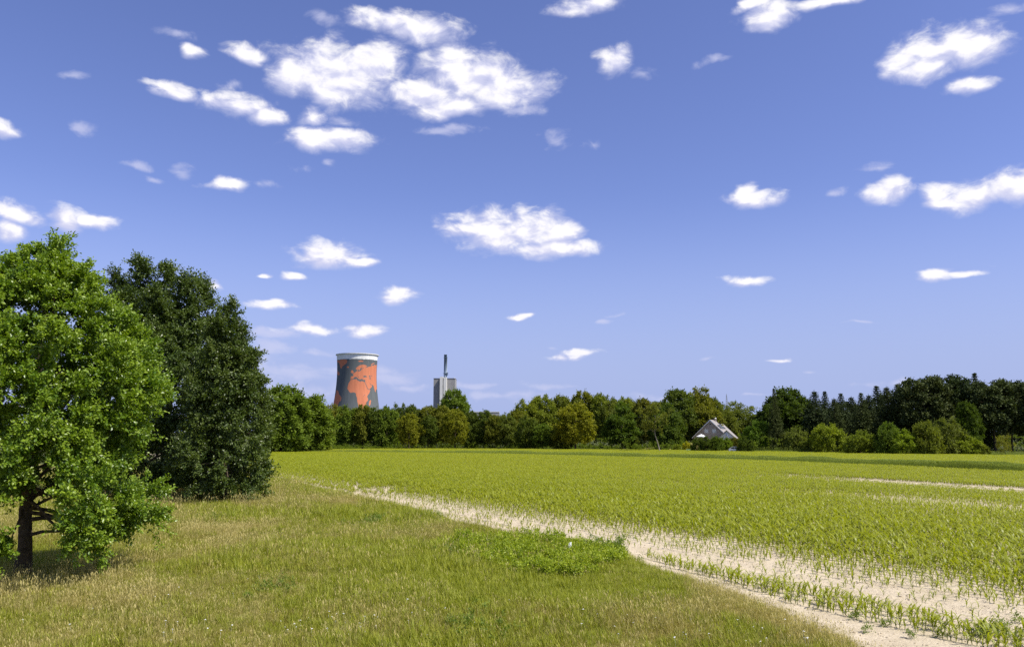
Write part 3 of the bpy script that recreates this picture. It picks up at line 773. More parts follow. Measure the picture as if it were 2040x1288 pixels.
# the mass of wood behind the front trees, and the undergrowth at its foot
def mass(name, label, spots, mat, tint, leaf, per, twigs, rad, category):
    rng = np.random.default_rng(len(spots))
    c = np.array(spots); ax = unit(np.stack([rng.normal(size=len(c)) * 0.5, -0.5 + rng.normal(size=len(c)) * 0.5, 0.6 + rng.random(len(c)) * 0.4], -1))
    v, f, a = spray_leaves(rng, c, ax, rad * rng.uniform(0.7, 1.3, len(c)), per, leaf, twigs)
    o = add(name, np_mesh(name, v, f, {'v': a}), mat)
    o.color = tint + (1.0,)
    return tag(o, label, category, kind='stuff')
rng = np.random.default_rng(8)
sp = []
for i in range(2600):
    px = rng.uniform(520, 1510); d = rng.uniform(312, 345)
    ytop = np.interp(px, [520, 640, 650, 980, 1030, 1060, 1090, 1240, 1300, 1350, 1440, 1470, 1510], [800, 812, 815, 836, 826, 808, 800, 800, 806, 796, 806, 824, 830])
    zt = at_depth(px, ytop, d)[2]
    z = zt * rng.uniform(0.12, 0.97)
    p = at_depth(px, 800, d); sp.append((p[0], d, z))
mass('woodland', 'mass of trees filling in behind the front row of the far treeline', sp, M['far_leaf'], (0.75, 0.80, 0.70), 0.75, 42, 6, 1.9, 'woodland')
sp = []
for i in range(1800):
    px = rng.uniform(1495, 2110); d = rng.uniform(262, 290)
    ytop = np.interp(px, [1495, 1540, 1600, 1700, 1750, 1830, 2110], [850, 800, 800, 805, 790, 775, 775])
    zt = at_depth(px, ytop, d)[2]
    p = at_depth(px, 800, d); sp.append((p[0], d, zt * rng.uniform(0.05, 0.97)))
mass('conifer_wood', 'black-green mass of conifers behind the front trees of the dark wood', sp, M['needle'], (0.9, 0.9, 0.9), 0.75, 42, 6, 1.8, 'woodland')
sp = []
for i in range(950):
    px = rng.uniform(640, 1390)
    yb = np.interp(px, far_cols, [p[1] for p in FAR_PX]) - 0.9 - rng.random() * 1.5
    g = ground_at(px, yb); hgt = 0.4 + 2.6 * max(0.0, fbm(px * 0.05, 0.5, 4) - 0.32) ** 1.0 * 2.2
    sp.append((g[0], g[1], rng.uniform(0.1, hgt)))
for i in range(1500):
    px = rng.uniform(535, 1500); d = rng.uniform(299, 316)
    p = at_depth(px, 860, d); sp.append((p[0], d, 5.0 * rng.random() ** 1.5))
for i in range(700):
    px = rng.uniform(1495, 2110); d = rng.uniform(238, 262)
    p = at_depth(px, 860, d); sp.append((p[0], d, 4.5 * rng.random() ** 1.5))
mass('undergrowth', 'low bright green undergrowth along the foot of the far treeline', sp, M['far_leaf'], (0.95, 1.1, 0.6), 0.30, 34, 5, 0.75, 'undergrowth')


# ------------------------------------------------------------------ cooling tower
LAND = {
  'greenland': [(-70.6, 126.2), (-48.2, 124.7), (-41.0, 126.3), (-21.4, 125.8), (-17.7, 123.5), (-19.8, 119.7), (-26.2, 117.5), (-33.4, 115.3), (-40.3, 110.8), (-44.9, 112.5), (-47.4, 116.5), (-52.8, 121.4), (-72.3, 123.1)],
  'iceland': [(-19.8, 113.8), (-16.0, 114.3), (-12.3, 113.7), (-12.7, 112.2), (-16.7, 111.7), (-19.7, 112.5)],
  'newfound': [(-73.8, 109.3), (-52.3, 105.7), (-47.2, 101.6), (-53.0, 100.0), (-70.2, 102.4)],
  'samerica': [(-61.6, 76.1), (-47.7, 73.8), (-42.3, 68.6), (-33.5, 64.5), (-30.7, 62.1), (-31.5, 57.5), (-36.6, 55.2), (-38.9, 51.4), (-44.7, 47.2), (-49.2, 43.0), (-73.8, 43.4), (-90.0, 50.8), (-90.0, 60.3), (-60.4, 69.0)],
  'svalbard': [(12.9, 122.9), (19.4, 124.2), (28.9, 123.6), (27.6, 122.3), (16.9, 121.8)],
  'novaya': [(53.6, 117.1), (58.0, 120.1), (70.0, 122.3), (68.6, 120.8), (60.3, 119.0), (56.7, 116.5)],
  'africa': [(-6.6, 91.6), (2.4, 92.7), (11.0, 93.1), (13.1, 90.8), (17.0, 90.0), (19.6, 88.7), (23.6, 89.9), (31.9, 89.1), (34.1, 87.3), (36.8, 83.7), (40.1, 79.5), (42.5, 77.0), (46.2, 75.5), (52.1, 76.0), (50.7, 74.2), (47.5, 70.2), (42.5, 67.0), (40.2, 63.9), (42.7, 60.8), (41.8, 57.6), (37.5, 55.3), (36.4, 51.4), (33.2, 49.0), (25.7, 42.7), (18.9, 42.7), (16.1, 49.6), (13.6, 56.5), (12.9, 62.0), (10.3, 65.8), (9.5, 69.3), (5.1, 71.2), (-2.4, 70.5), (-6.9, 70.9), (-11.4, 74.4), (-14.6, 77.5), (-13.7, 82.2), (-11.4, 86.8), (-8.1, 89.2)],
  'madagascar': [(50.1, 59.4), (52.0, 57.2), (48.3, 50.8), (45.6, 49.4), (44.1, 51.5), (46.1, 56.6)],
  'britain': [(-7.1, 104.7), (-4.0, 108.4), (-0.7, 107.2), (2.1, 104.3), (0.5, 102.6), (-4.2, 103.0)],
  'eurasia': [(-6.7, 92.9), (-6.7, 96.2), (-5.3, 98.1), (0.2, 97.9), (1.3, 100.4), (-1.4, 101.5), (4.5, 103.7), (8.4, 105.5), (10.8, 106.2), (11.7, 108.7), (13.2, 106.3), (15.7, 105.9), (21.7, 107.1), (23.6, 109.5), (30.0, 111.5), (29.7, 112.2), (22.9, 110.6), (24.8, 113.4), (19.5, 110.9), (20.5, 109.6), (17.4, 107.8), (14.3, 108.7), (12.3, 107.7), (8.3, 109.4), (7.7, 111.1), (12.0, 113.7), (18.6, 116.2), (27.9, 117.5), (36.6, 116.6), (42.0, 114.6), (36.1, 114.2), (39.8, 112.6), (46.1, 114.4), (54.7, 115.7), (60.4, 116.8), (66.1, 116.7), (69.4, 119.4), (73.9, 118.0), (90.0, 119.6), (90.0, 112.8), (90.0, 77.7), (80.4, 77.4), (74.7, 72.1), (71.6, 74.8), (68.7, 78.6), (66.7, 82.5), (61.3, 84.6), (57.4, 84.0), (52.7, 85.6), (49.3, 88.1), (50.5, 86.0), (54.4, 84.1), (58.6, 83.2), (58.1, 81.3), (53.0, 78.4), (46.2, 76.3), (43.3, 78.4), (40.1, 81.8), (37.2, 85.3), (35.0, 88.3), (35.5, 92.3), (30.5, 91.8), (26.2, 93.3), (24.9, 94.4), (22.0, 92.4), (19.8, 93.2), (16.8, 95.9), (13.8, 98.4), (12.8, 97.9), (16.9, 94.8), (19.8, 92.5), (17.7, 92.4), (10.8, 96.2), (7.5, 97.1), (3.6, 96.0), (1.0, 94.0), (-2.9, 93.0)],
}
LAKES = {
  'black': [(28.6, 97.0), (31.4, 99.6), (34.8, 98.7), (37.1, 99.7), (41.0, 96.9), (33.2, 96.4)],
  'caspian': [(47.9, 99.6), (52.4, 100.2), (52.5, 97.0), (53.7, 93.3), (49.4, 93.6), (50.1, 97.0)],
  'aral': [(57.2, 99.9), (60.7, 99.8), (59.3, 98.2), (57.2, 98.4)],
  'victoria': [(32.4, 67.5), (34.5, 67.5), (33.6, 66.1), (32.1, 66.2)],
  'tang': [(28.9, 66.0), (30.1, 65.2), (30.4, 63.7), (29.4, 64.1)],
}

def in_poly(px, py, poly):
    poly = np.array(poly, float)
    x0, y0 = poly[:, 0], poly[:, 1]; x1, y1 = np.roll(x0, -1), np.roll(y0, -1)
    ins = np.zeros(px.shape, bool)
    for a, b, c, d in zip(x0, y0, x1, y1):
        if b == d: continue
        cond = ((b > py) != (d > py)) & (px < (c - a) * (py - b) / (d - b) + a)
        ins ^= cond
    return ins
def tower_r(z):
    return 33.2 * np.sqrt(1 + ((np.asarray(z, float) - 106.0) / 98.0) ** 2)
TW = (-264.3, 1357.0, 0.0)
def tower_paint(name, col):
    m, N, out = new_mat(name)
    tcs = N.n('ShaderNodeTexCoord').outputs['Object']
    streak = N.noise(N.vec('MULTIPLY', tcs, (0.35, 0.35, 0.02)), 1.0, 4.0, 0.6)
    f = N.ramp(streak, 0.3, 0.7, 0.90, 1.10)
    c = N.vec('SCALE', col, None); N.link(f, c.node.inputs['Scale'])
    p = N.n('ShaderNodeBsdfPrincipled'); N.link(c, p.inputs['Base Color'])
    p.inputs['Roughness'].default_value = 0.85; p.inputs['Specular IOR Level'].default_value = 0.2
    N.link(p.outputs[0], out.inputs[0])
    return m
paint_sea = tower_paint('grey_sea_paint', (0.115, 0.128, 0.128))
paint_land = tower_paint('orange_land_paint', (0.56, 0.195, 0.10))
paint_white = tower_paint('white_band_paint', (0.80, 0.80, 0.76))
tower = tag(empty('cooling_tower', TW), 'concrete cooling tower painted with an orange and grey world map, white band on top', 'cooling tower')
phis = np.concatenate([np.linspace(-100, 100, 401), np.linspace(106, 254, 25)])
zs = np.concatenate([np.linspace(0, 42, 12), np.linspace(43.2, 136.0, 181)])
PH, ZZ = np.meshgrid(phis, zs)
RR = tower_r(ZZ)
V = np.stack([RR * np.sin(np.radians(PH)), -RR * np.cos(np.radians(PH)), ZZ], -1).reshape(-1, 3)
nx = len(phis); idx = np.arange(V.shape[0]).reshape(len(zs), nx)
nxt = np.roll(idx, -1, axis=1)
Fq = np.stack([idx[:-1], nxt[:-1], nxt[1:], idx[1:]], -1).reshape(-1, 4)
pc = np.where(np.arange(nx) < nx - 1, phis + 0.25, phis)[None, :] + np.zeros((len(zs) - 1, 1)); zc = ((zs[:-1] + zs[1:]) / 2)[:, None] + np.zeros((1, nx))
land = np.zeros(pc.shape, bool)
for poly in LAND.values(): land |= in_poly(pc, zc, poly)
for poly in LAKES.values(): land &= ~in_poly(pc, zc, poly)
band_z = 126.6 + 0.5 * np.sin(np.radians(pc) * 9) * 0.3
mi = np.where(zc > band_z, 2, np.where(land, 1, 0)).ravel()
shell = np_mesh('shell', V, Fq, mat_index=mi, smooth=True)
for mm in (paint_sea, paint_land, paint_white): shell.materials.append(mm)
add('shell', shell, None, tower)
inner = V.copy(); inner[:, :2] *= 0.985
add('inner_shell', np_mesh('inner_shell', inner, Fq[:, ::-1], smooth=True), surface('tower_inside', (0.35, 0.34, 0.32)), tower)
mb = MB()
K = 96
r_in, r_out = float(tower_r(136)) * 0.975, float(tower_r(136)) + 1.5
for (ra, rb, z0, z1) in [(r_in, r_out, 135.2, 136.6)]:
    vs, fs = [], []
    for k in range(K):
        a = 2 * math.pi * k / K
        for (r, z) in ((ra, z0), (rb, z0), (rb, z1), (ra, z1)):
            vs.append((r * math.sin(a), -r * math.cos(a), z))
    for k in range(K):
        b, c = 4 * k, 4 * ((k + 1) % K)
        for q in range(4):
            fs.append((b + q, b + (q + 1) % 4, c + (q + 1) % 4, c + q))
    mb.raw(vs, fs)
mb.build('rim', surface('rim_concrete', (0.62, 0.61, 0.57), 0.9, 0.08, 0.2), tower)

# ------------------------------------------------------------------ power plant building
PD = 1420.0
def pp(px, py, depth=PD):
    return at_depth(px, py, depth)
clad_grey = surface('grey_cladding', (0.30, 0.29, 0.275), 0.6, 0.05, 0.15)
clad_light = surface('light_concrete', (0.66, 0.65, 0.60), 0.8, 0.06, 0.2)
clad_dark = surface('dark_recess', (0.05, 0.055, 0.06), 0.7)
steel_blue = surface('blue_grey_steel', (0.13, 0.175, 0.23), 0.5, 0.1, 0.3)
roof_edge = surface('roof_edge', (0.14, 0.14, 0.14), 0.7)
k = PD / FPX
xL = pp(863.8, 754)[0]; xR = pp(906.6, 754)[0]; zT = pp(885, 754)[2]
root = empty('power_plant_building', ((xL + xR) / 2, PD, 0))
tag(root, 'tall grey boiler house with light stair towers and a blue-grey chimney', 'power plant')
def lx(px): return pp(px, 760)[0] - (xL + xR) / 2
mb = MB(); mb.box(lx(863.8), lx(906.6), 0, 38, 0, zT); mb.build('main_block', clad_grey, root)
for i in range(15):       # cladding ribs of the facade
    x = lx(863.8) + (lx(906.6) - lx(863.8)) * (i + 0.5) / 15
    if lx(876) < x < lx(891): continue
    MB().box(x - 0.12, x + 0.12, -0.14, -0.003, 0, zT - 0.6).build('cladding_rib', clad_grey, root)
MB().box(lx(863.6), lx(876.6), -0.5, 38.4, zT, zT + 1.0).build('parapet', roof_edge, root)
MB().box(lx(890.4), lx(906.8), -0.5, 38.4, zT, zT + 1.0).build('parapet', roof_edge, root)
z2 = pp(880, 750.5)[2]
MB().box(lx(877.0), lx(882.8), -7.0, 6, 0, z2).build('stair_tower', clad_light, root)
MB().box(lx(884.2), lx(889.8), -7.0, 6, 0, z2 - 1.0).build('stair_tower', clad_light, root)
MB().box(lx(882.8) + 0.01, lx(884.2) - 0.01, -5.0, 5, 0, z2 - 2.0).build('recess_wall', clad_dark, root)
MB().box(lx(889.8) + 0.01, lx(890.5), -4.0, 0.0, 0, zT).build('side_pilaster', clad_light, root)
zc1 = pp(886, 704.6)[2]
ch = MB().tube([(lx(885.6), 14, z2 - 8), (lx(885.6), 14, zc1)], [2.75, 2.55], 28).build('chimney', steel_blue, root, True)
MB().tube([(lx(888.4), 13.2, z2 - 6), (lx(888.4), 13.2, zc1 - 4)], [0.8, 0.8], 14).build('flue_pipe', surface('pale_flue', (0.42, 0.47, 0.47), 0.5), ch, True)
for (zz, rr_) in ((zc1 - 5.5, 3.6), (z2 + 7, 4.4), (zc1 - 0.3, 2.9)):
    MB().tube([(lx(885.9), 14, zz), (lx(885.9), 14, zz + 0.5)], [rr_, rr_], 20).build('gallery_ring', steel_blue, ch)
MB().box(lx(888.6), lx(891.2), 11, 15, z2 + 4, z2 + 9).build('inspection_platform', steel_blue, ch)
MB().tube([(lx(905), 3, zT + 1), (lx(905), 3, zT + 2.6)], [0.9, 0.9], 10).build('roof_vent', surface('white_metal', (0.8, 0.8, 0.8), 0.4), root)
# low halls of the plant that show between the trees
hall = tag(empty('turbine_hall', (pp(962, 830, 1380)[0], 1380, 0)), 'low grey flat-roofed hall peeping above the treeline right of the power plant', 'building')
h0 = pp(962, 820.5, 1380)[2]
MB().box(-32, 28, 0, 40, 0, h0).build('wall', clad_grey, hall)
MB().box(-32.5, 28.5, -0.6, 40.5, h0, h0 + 1.2).build('roof', clad_light, hall)
MB().box(-31, -27, 4, 8, h0 + 1.2, h0 + 3.4).build('roof_hatch', clad_light, hall)

# ------------------------------------------------------------------ lattice mast
mp = at_depth(1450, 860, 720.0)
mast = tag(empty('lattice_mast', (mp[0], 720, 0)), 'thin steel lattice mast rising behind the trees next to the house', 'mast')
mt_h = at_depth(1450, 784, 720)[2]
steel = surface('galvanised_steel', (0.34, 0.36, 0.38), 0.5)
wid = lambda z: 2.6 * (1 - z / mt_h) + 0.12
for sx in (-1, 1):
    for sy in (-1, 1):
        MB().tube([(sx * wid(0), sy * wid(0), 0), (sx * wid(mt_h), sy * wid(mt_h), mt_h)], [0.16, 0.07], 5).build('leg', steel, mast)
mb = MB(); z = 0; n = 0
while z < mt_h - 1.5:
    dz = 3.0 - 1.6 * z / mt_h
    for sy in (-1, 1):
        mb.tube([(-wid(z), sy * wid(z), z), (wid(z + dz), sy * wid(z + dz), z + dz)], [0.06, 0.06], 4, False)
        mb.tube([(wid(z), sy * wid(z), z), (-wid(z + dz), sy * wid(z + dz), z + dz)], [0.06, 0.06], 4, False)
    for sx in (-1, 1):
        mb.tube([(sx * wid(z), -wid(z), z), (sx * wid(z + dz), wid(z + dz), z + dz)], [0.06, 0.06], 4, False)
    z += dz
tag(mb.build('bracing', steel, mast), kind='stuff')
for zz, L in ((mt_h - 9, 3.6), (mt_h - 14, 4.6)):
    MB().tube([(-L / 2, 0, zz), (L / 2, 0, zz)], [0.12, 0.12], 5).build('cross_arm', steel, mast)

# ------------------------------------------------------------------ houses
def brick_material(name):
    m, N, out = new_mat(name)
    tc = N.n('ShaderNodeTexCoord').outputs['Object']
    mp_ = N.n('ShaderNodeMapping'); mp_.inputs['Rotation'].default_value = (math.pi / 2, 0, 0); N.link(tc, mp_.inputs[0])
    b = N.n('ShaderNodeTexBrick'); N.link(mp_.outputs[0], b.inputs['Vector'])
    b.inputs['Scale'].default_value = 1.0; b.inputs['Brick Width'].default_value = 0.25; b.inputs['Row Height'].default_value = 0.083; b.inputs['Mortar Size'].default_value = 0.008
    b.inputs['Color1'].default_value = (0.38, 0.30, 0.25, 1); b.inputs['Color2'].default_value = (0.46, 0.38, 0.32, 1); b.inputs['Mortar'].default_value = (0.33, 0.3, 0.27, 1)
    c = N.mix(N.ramp(N.noise(tc, 0.8, 4, 0.6), 0.4, 0.65), b.outputs[0], (0.45, 0.38, 0.32))
    p = N.n('ShaderNodeBsdfPrincipled'); N.link(c, p.inputs['Base Color']); p.inputs['Roughness'].default_value = 0.9
    N.link(p.outputs[0], out.inputs[0])
    return m
def tile_material(name, col):
    m, N, out = new_mat(name)
    tc = N.n('ShaderNodeTexCoord').outputs['Object']
    w = N.n('ShaderNodeTexWave', wave_type='BANDS', bands_direction='Y'); N.link(tc, w.inputs['Vector']); w.inputs['Scale'].default_value = 0.55; w.inputs['Distortion'].default_value = 0.4
    f = N.math('MULTIPLY', N.ramp(w.outputs['Fac'], 0, 1, 0.85, 1.05), N.ramp(N.noise(tc, 2.0, 5, 0.7), 0.3, 0.7, 0.85, 1.15))
    c = N.vec('SCALE', col, None); N.link(f, c.node.inputs['Scale'])
    p = N.n('ShaderNodeBsdfPrincipled'); N.link(c, p.inputs['Base Color']); p.inputs['Roughness'].default_value = 0.75
    N.link(p.outputs[0], out.inputs[0])
    return m
brick = brick_material('brown_brick')
white_paint = surface('white_paint', (0.85, 0.85, 0.83), 0.6, 0.04)
tile = tile_material('weathered_roof_tile', (0.30, 0.275, 0.255))
slate = tile_material('dark_slate', (0.085, 0.083, 0.085))
glass = surface('dark_window_glass', (0.03, 0.035, 0.04), 0.08, 0.0, spec=0.6)
HD = 292.0
apex = at_depth(1415, 837.5, HD)
GZ = 2.2                                             # the garden is a raised plot
plot = tag(MB().raw([(-26, -7, -0.3), (24, -7, -0.3), (24, 22, -0.3), (-26, 22, -0.3), (-10, -2.5, GZ), (20, -2.5, GZ), (20, 20, GZ), (-10, 20, GZ)],
                    [(4, 5, 6, 7), (0, 1, 5, 4), (1, 2, 6, 5), (2, 3, 7, 6), (3, 0, 4, 7)]).build('garden_ground', M['turf'], loc=(apex[0], HD - 1.5, 0)), kind='structure')
house = empty('brick_house', (apex[0], HD, GZ), -math.radians(29))
tag(house, 'brown brick house with grey tiled gable roof and two white-shuttered windows', 'house')
HR = apex[2] - GZ; EV = 1.9; HW = (HR - EV) * 1.06; DEP = 12.0
# gable wall with openings left for the two upper windows
wins = [(-1.55, 0.72), (1.25, 0.72)]
wz0, wz1 = HR - 4.35, HR - 3.0
mb = MB(); T = 0.3
mb.prism([(-HW, 0), (HW, 0), (HW, EV), (HW * (HR - wz0) / (HR - EV), wz0), (-HW * (HR - wz0) / (HR - EV), wz0), (-HW, EV)], 'y', 0, T)
edge = lambda z: HW * (HR - z) / (HR - EV)
xs = [-edge(wz1) - 0.0] + [v for (c, w) in wins for v in (c - w, c + w)] + [edge(wz1)]
mb.prism([(-edge(wz0), wz0), (xs[1], wz0), (xs[1], wz1), (-edge(wz1), wz1)], 'y', 0, T)
mb.prism([(xs[2], wz0), (xs[3], wz0), (xs[3], wz1), (xs[2], wz1)], 'y', 0, T)
mb.prism([(xs[4], wz0), (edge(wz0), wz0), (edge(wz1), wz1), (xs[4], wz1)], 'y', 0, T)
mb.prism([(-edge(wz1), wz1), (edge(wz1), wz1), (0, HR)], 'y', 0, T)
mb.prism([(-HW, 0), (HW, 0), (HW, EV), (0, HR), (-HW, EV)], 'y', DEP - T, DEP)
mb.box(-HW, -HW + T, T, DEP - T, 0, EV); mb.box(HW - T, HW, T, DEP - T, 0, EV)
mb.build('wall', brick, house)
for (c, w) in wins:
    fr = MB()
    for (x0, x1, z0, z1) in ((c - w, c - w + 0.09, wz0, wz1), (c + w - 0.09, c + w, wz0, wz1), (c - w + 0.09, c + w - 0.09, wz0, wz0 + 0.09), (c - w + 0.09, c + w - 0.09, wz1 - 0.09, wz1)):
        fr.box(x0 + 0.002, x1 - 0.002, 0.06, 0.16, z0 + 0.002, z1 - 0.002)
    wo_ = fr.build('window', white_paint, house)
    sh = MB()
    for i in range(12):
        z0 = wz0 + 0.10 + i * (wz1 - wz0 - 0.2) / 12
        sh.box(c - w + 0.1, c + w - 0.1, -0.02 + 0.006 * (i % 2), 0.05, z0, z0 + (wz1 - wz0 - 0.2) / 12 - 0.012)
    sh.build('roller_shutter', white_paint, wo_)
    MB().box(c - w - 0.06, c + w + 0.06, -0.08, 0.05, wz0 - 0.07, wz0 - 0.003).build('sill', white_paint, wo_)
MB().box(-0.22, 0.22, -0.03, -0.003, HR - 1.5, HR - 1.05).build('attic_vent', clad_dark, house)
OV = 0.5; th = 0.24
nrm = Vector((HR - EV, HW)).normalized()
for sx in (-1, 1):
    ex, ez = HW + OV * 1.0, EV - OV * (HR - EV) / HW
    poly = [(0, HR + 0.02), (sx * ex, ez + 0.02), (sx * ex, ez + 0.02 + th), (0, HR + 0.02 + th * 1.35)]
    rf = MB().prism(poly if sx > 0 else poly[::-1], 'y', -OV, DEP + OV).build('roof', tile, house)
    bp = [(0, HR + 0.0), (sx * (ex + 0.02), ez - 0.0), (sx * (ex + 0.02), ez + th + 0.05), (0, HR + th * 1.35 + 0.06)]
    MB().prism(bp if sx > 0 else bp[::-1], 'y', -OV - 0.06, -OV - 0.003).build('bargeboard', white_paint, rf)
    if sx > 0:
        def on_roof(u, y, lift):      # u metres down the slope from the ridge
            L = math.hypot(HW, HR - EV); f = u / L
            return (HW * f + nrm.x * lift, y, HR - (HR - EV) * f + nrm.y * lift + 0.02)
        for (u0, u1, y0, y1, mat_, nm) in ((2.7, 4.4, 1.2, 2.4, glass, 'skylight'), (2.5, 4.6, 3.2, 5.2, surface('solar_glass', (0.10, 0.13, 0.18), 0.12, 0.05, spec=0.7), 'solar_panel'), (3.4, 4.6, 6.6, 7.5, glass, 'skylight')):
            q = [on_roof(u, y, l) for l in (0.28, 0.40) for (u, y) in ((u0, y0), (u1, y0), (u1, y1), (u0, y1))]
            pn = MB().raw(q, [(3, 2, 1, 0), (4, 5, 6, 7), (0, 1, 5, 4), (1, 2, 6, 5), (2, 3, 7, 6), (3, 0, 4, 7)]).build(nm, mat_, rf)
            for (a0, a1, b0, b1) in ((u0 - .1, u1 + .1, y0 - .1, y0 - .005), (u0 - .1, u1 + .1, y1 + .005, y1 + .1)):
                q = [on_roof(u, y, l) for l in (0.27, 0.43) for (u, y) in ((a0, b0), (a1, b0), (a1, b1), (a0, b1))]
                MB().raw(q, [(3, 2, 1, 0), (4, 5, 6, 7), (0, 1, 5, 4), (1, 2, 6, 5), (2, 3, 7, 6), (3, 0, 4, 7)]).build('flashing', surface('zinc', (0.4, 0.41, 0.42), 0.4), rf)
cm = MB().box(0.1, 0.75, 4.6, 5.4, HR - 0.6, HR + 0.75).build('chimney', brick, house)
MB().prism([(0.0, HR + 0.755), (0.85, HR + 0.755), (0.60, HR + 1.15), (0.25, HR + 1.15)], 'y', 4.5, 5.5).build('chimney_cap', white_paint, cm)
# white annex with its own small gable, in front of the right slope
AD = HD - 3.0
aa = at_depth(1447.5, 857.5, AD)
annex = empty('annex', (aa[0] , AD, GZ)); annex.parent = house
annex.matrix_world = Matrix.Translation((aa[0], AD, GZ)) @ Matrix.Rotation(-math.radians(22), 4, 'Z')
bpy.context.view_layer.update()
annex.parent = house; annex.matrix_parent_inverse = house.matrix_world.inverted()
AH = aa[2] - GZ; AW = 2.9; AE = AH - 2.5
MB().prism([(-AW, 0), (AW, 0), (AW, AE), (0, AH), (-AW, AE)], 'y', 0, 6.0).build('annex_wall', white_paint, annex)
for sx in (-1, 1):
    poly = [(0, AH + 0.02), (sx * (AW + 0.35), AE - 0.28), (sx * (AW + 0.35), AE - 0.08), (0, AH + 0.25)]
    MB().prism(poly if sx > 0 else poly[::-1], 'y', -0.35, 6.2).build('annex_roof', tile, annex)
MB().box(-0.45, 0.45, -0.05, -0.003, 0.4, 1.5).build('annex_window', glass, annex)

# second house behind, mostly roof
S = at_depth(1474, 841, 318.0)
h2 = tag(empty('slate_house', (S[0] + 3.2, 318, 1.0), -math.radians(24)), 'house with steep dark slate roof half hidden beside the dark wood', 'house')
r2 = S[2] - 1.0
MB().box(-7.5, 7.5, 0.6, 9, 0, 3.2).build('wall', brick, h2)
MB().prism([(0.1, 3.0), (9.5, 3.0), (4.8, r2)], 'x', -8, 4.4).build('roof', slate, h2)
wing = MB().prism([(1.2, 3.0), (8.6, 3.0), (4.9, r2 + 1.9)], 'y', -1.2, 8.8).build('cross_gable', slate, h2)
for (a, b) in (((1.0, 2.9), (4.9, r2 + 2.0)), ((8.8, 2.9), (4.9, r2 + 2.0))):
    MB().tube([(a[0], -1.3, a[1]), (b[0], -1.3, b[1])], [0.14, 0.14], 5).build('verge_board', white_paint, h2)
MB().box(4.75, 5.05, -1.42, -1.1, r2 + 1.95, r2 + 2.6).build('finial', white_paint, h2)
MB().box(-3.4, -2.7, 3.8, 4.5, r2 - 1.0, r2 + 0.8).build('chimney', brick, h2)

# ------------------------------------------------------------------ parasol, car, garden things
pb = at_depth(1397, 864, HD - 4.5)
par = tag(empty('parasol', (pb[0], HD - 4.5, 2.1)), 'open white garden parasol left before the brick house', 'parasol')
ph = pb[2] - 2.1
mb = MB(); K = 8; R_ = 1.85
vs = [(0, 0, ph)] + [(R_ * math.cos(2 * math.pi * k / K), R_ * math.sin(2 * math.pi * k / K), ph - 0.85) for k in range(K)] + [(R_ * math.cos(2 * math.pi * k / K), R_ * math.sin(2 * math.pi * k / K), ph - 1.05) for k in range(K)]
fs = [(0, 1 + k, 1 + (k + 1) % K) for k in range(K)] + [(1 + k, 1 + K + k, 1 + K + (k + 1) % K, 1 + (k + 1) % K) for k in range(K)]
mb.raw(vs, fs).build('canopy', surface('white_canvas', (0.85, 0.85, 0.83), 0.9, 0.02), par)
MB().tube([(0, 0, 0), (0, 0, ph + 0.1)], [0.035, 0.03], 8).build('pole', white_paint, par)
MB().tube([(0, 0, -0.05), (0, 0, 0.1)], [0.35, 0.3], 12).build('base', clad_dark, par)
for k in range(K):
    a = 2 * math.pi * k / K
    MB().tube([(0.03 * math.cos(a), 0.03 * math.sin(a), ph - 0.06), (R_ * 0.98 * math.cos(a), R_ * 0.98 * math.sin(a), ph - 0.88)], [0.02, 0.015], 4).build('rib', white_paint, par)

cpnt = ground_at(1467, 900.2)
car = tag(empty('parked_car', cpnt, math.radians(-20)), 'white car parked half hidden behind the garden hedge', 'car')
car_w = surface('white_car_paint', (0.72, 0.73, 0.74), 0.25, 0.02, spec=0.6)
mb = MB()
prof = [(-2.1, 0.35), (2.15, 0.35), (2.2, 0.75), (1.9, 0.92), (1.15, 1.02), (-1.95, 1.05), (-2.15, 0.8)]
top = [(-1.9, 1.05), (1.1, 1.03), (0.35, 1.52), (-1.35, 1.55)]
mb.prism(prof, 'y', -0.85, 0.85)
body = mb.build('body', car_w, car)
MB().prism(top, 'y', -0.72, 0.72).build('cabin', glass, body)
MB().prism([(-1.35, 1.5), (0.32, 1.48), (0.2, 1.6), (-1.25, 1.62)], 'y', -0.70, 0.70).build('roof', car_w, body)
for sy in (-1, 1):
    for (x0, z0, x1, z1) in ((1.08, 1.03, 0.33, 1.5), (-0.4, 1.04, -0.45, 1.53), (-1.88, 1.05, -1.34, 1.53)):
        MB().tube([(x0, sy * 0.725, z0), (x1, sy * 0.725, z1)], [0.05, 0.045], 4).build('pillar', car_w, body)
    for x in (-1.35, 1.35):
        w_ = MB().tube([(x, sy * 0.70, 0.32), (x, sy * 0.88, 0.32)], [0.33, 0.33], 18).build('wheel', surface('tyre_rubber', (0.02, 0.02, 0.02), 0.8), car)
        MB().tube([(x, sy * 0.86, 0.32), (x, sy * 0.895, 0.32)], [0.2, 0.2], 12).build('rim', surface('alloy', (0.5, 0.5, 0.52), 0.3), w_)
    MB().box(2.16, 2.215, sy * 0.72 - 0.14, sy * 0.72 + 0.14, 0.62, 0.78).build('headlight', surface('headlight_glass', (0.8, 0.8, 0.8), 0.1), car)
    MB().box(0.72, 0.95, sy * 0.86 - 0.02, sy * 0.98 + 0.02 * sy if sy > 0 else sy * 0.84, 1.0, 1.14).build('mirror', car_w, car)

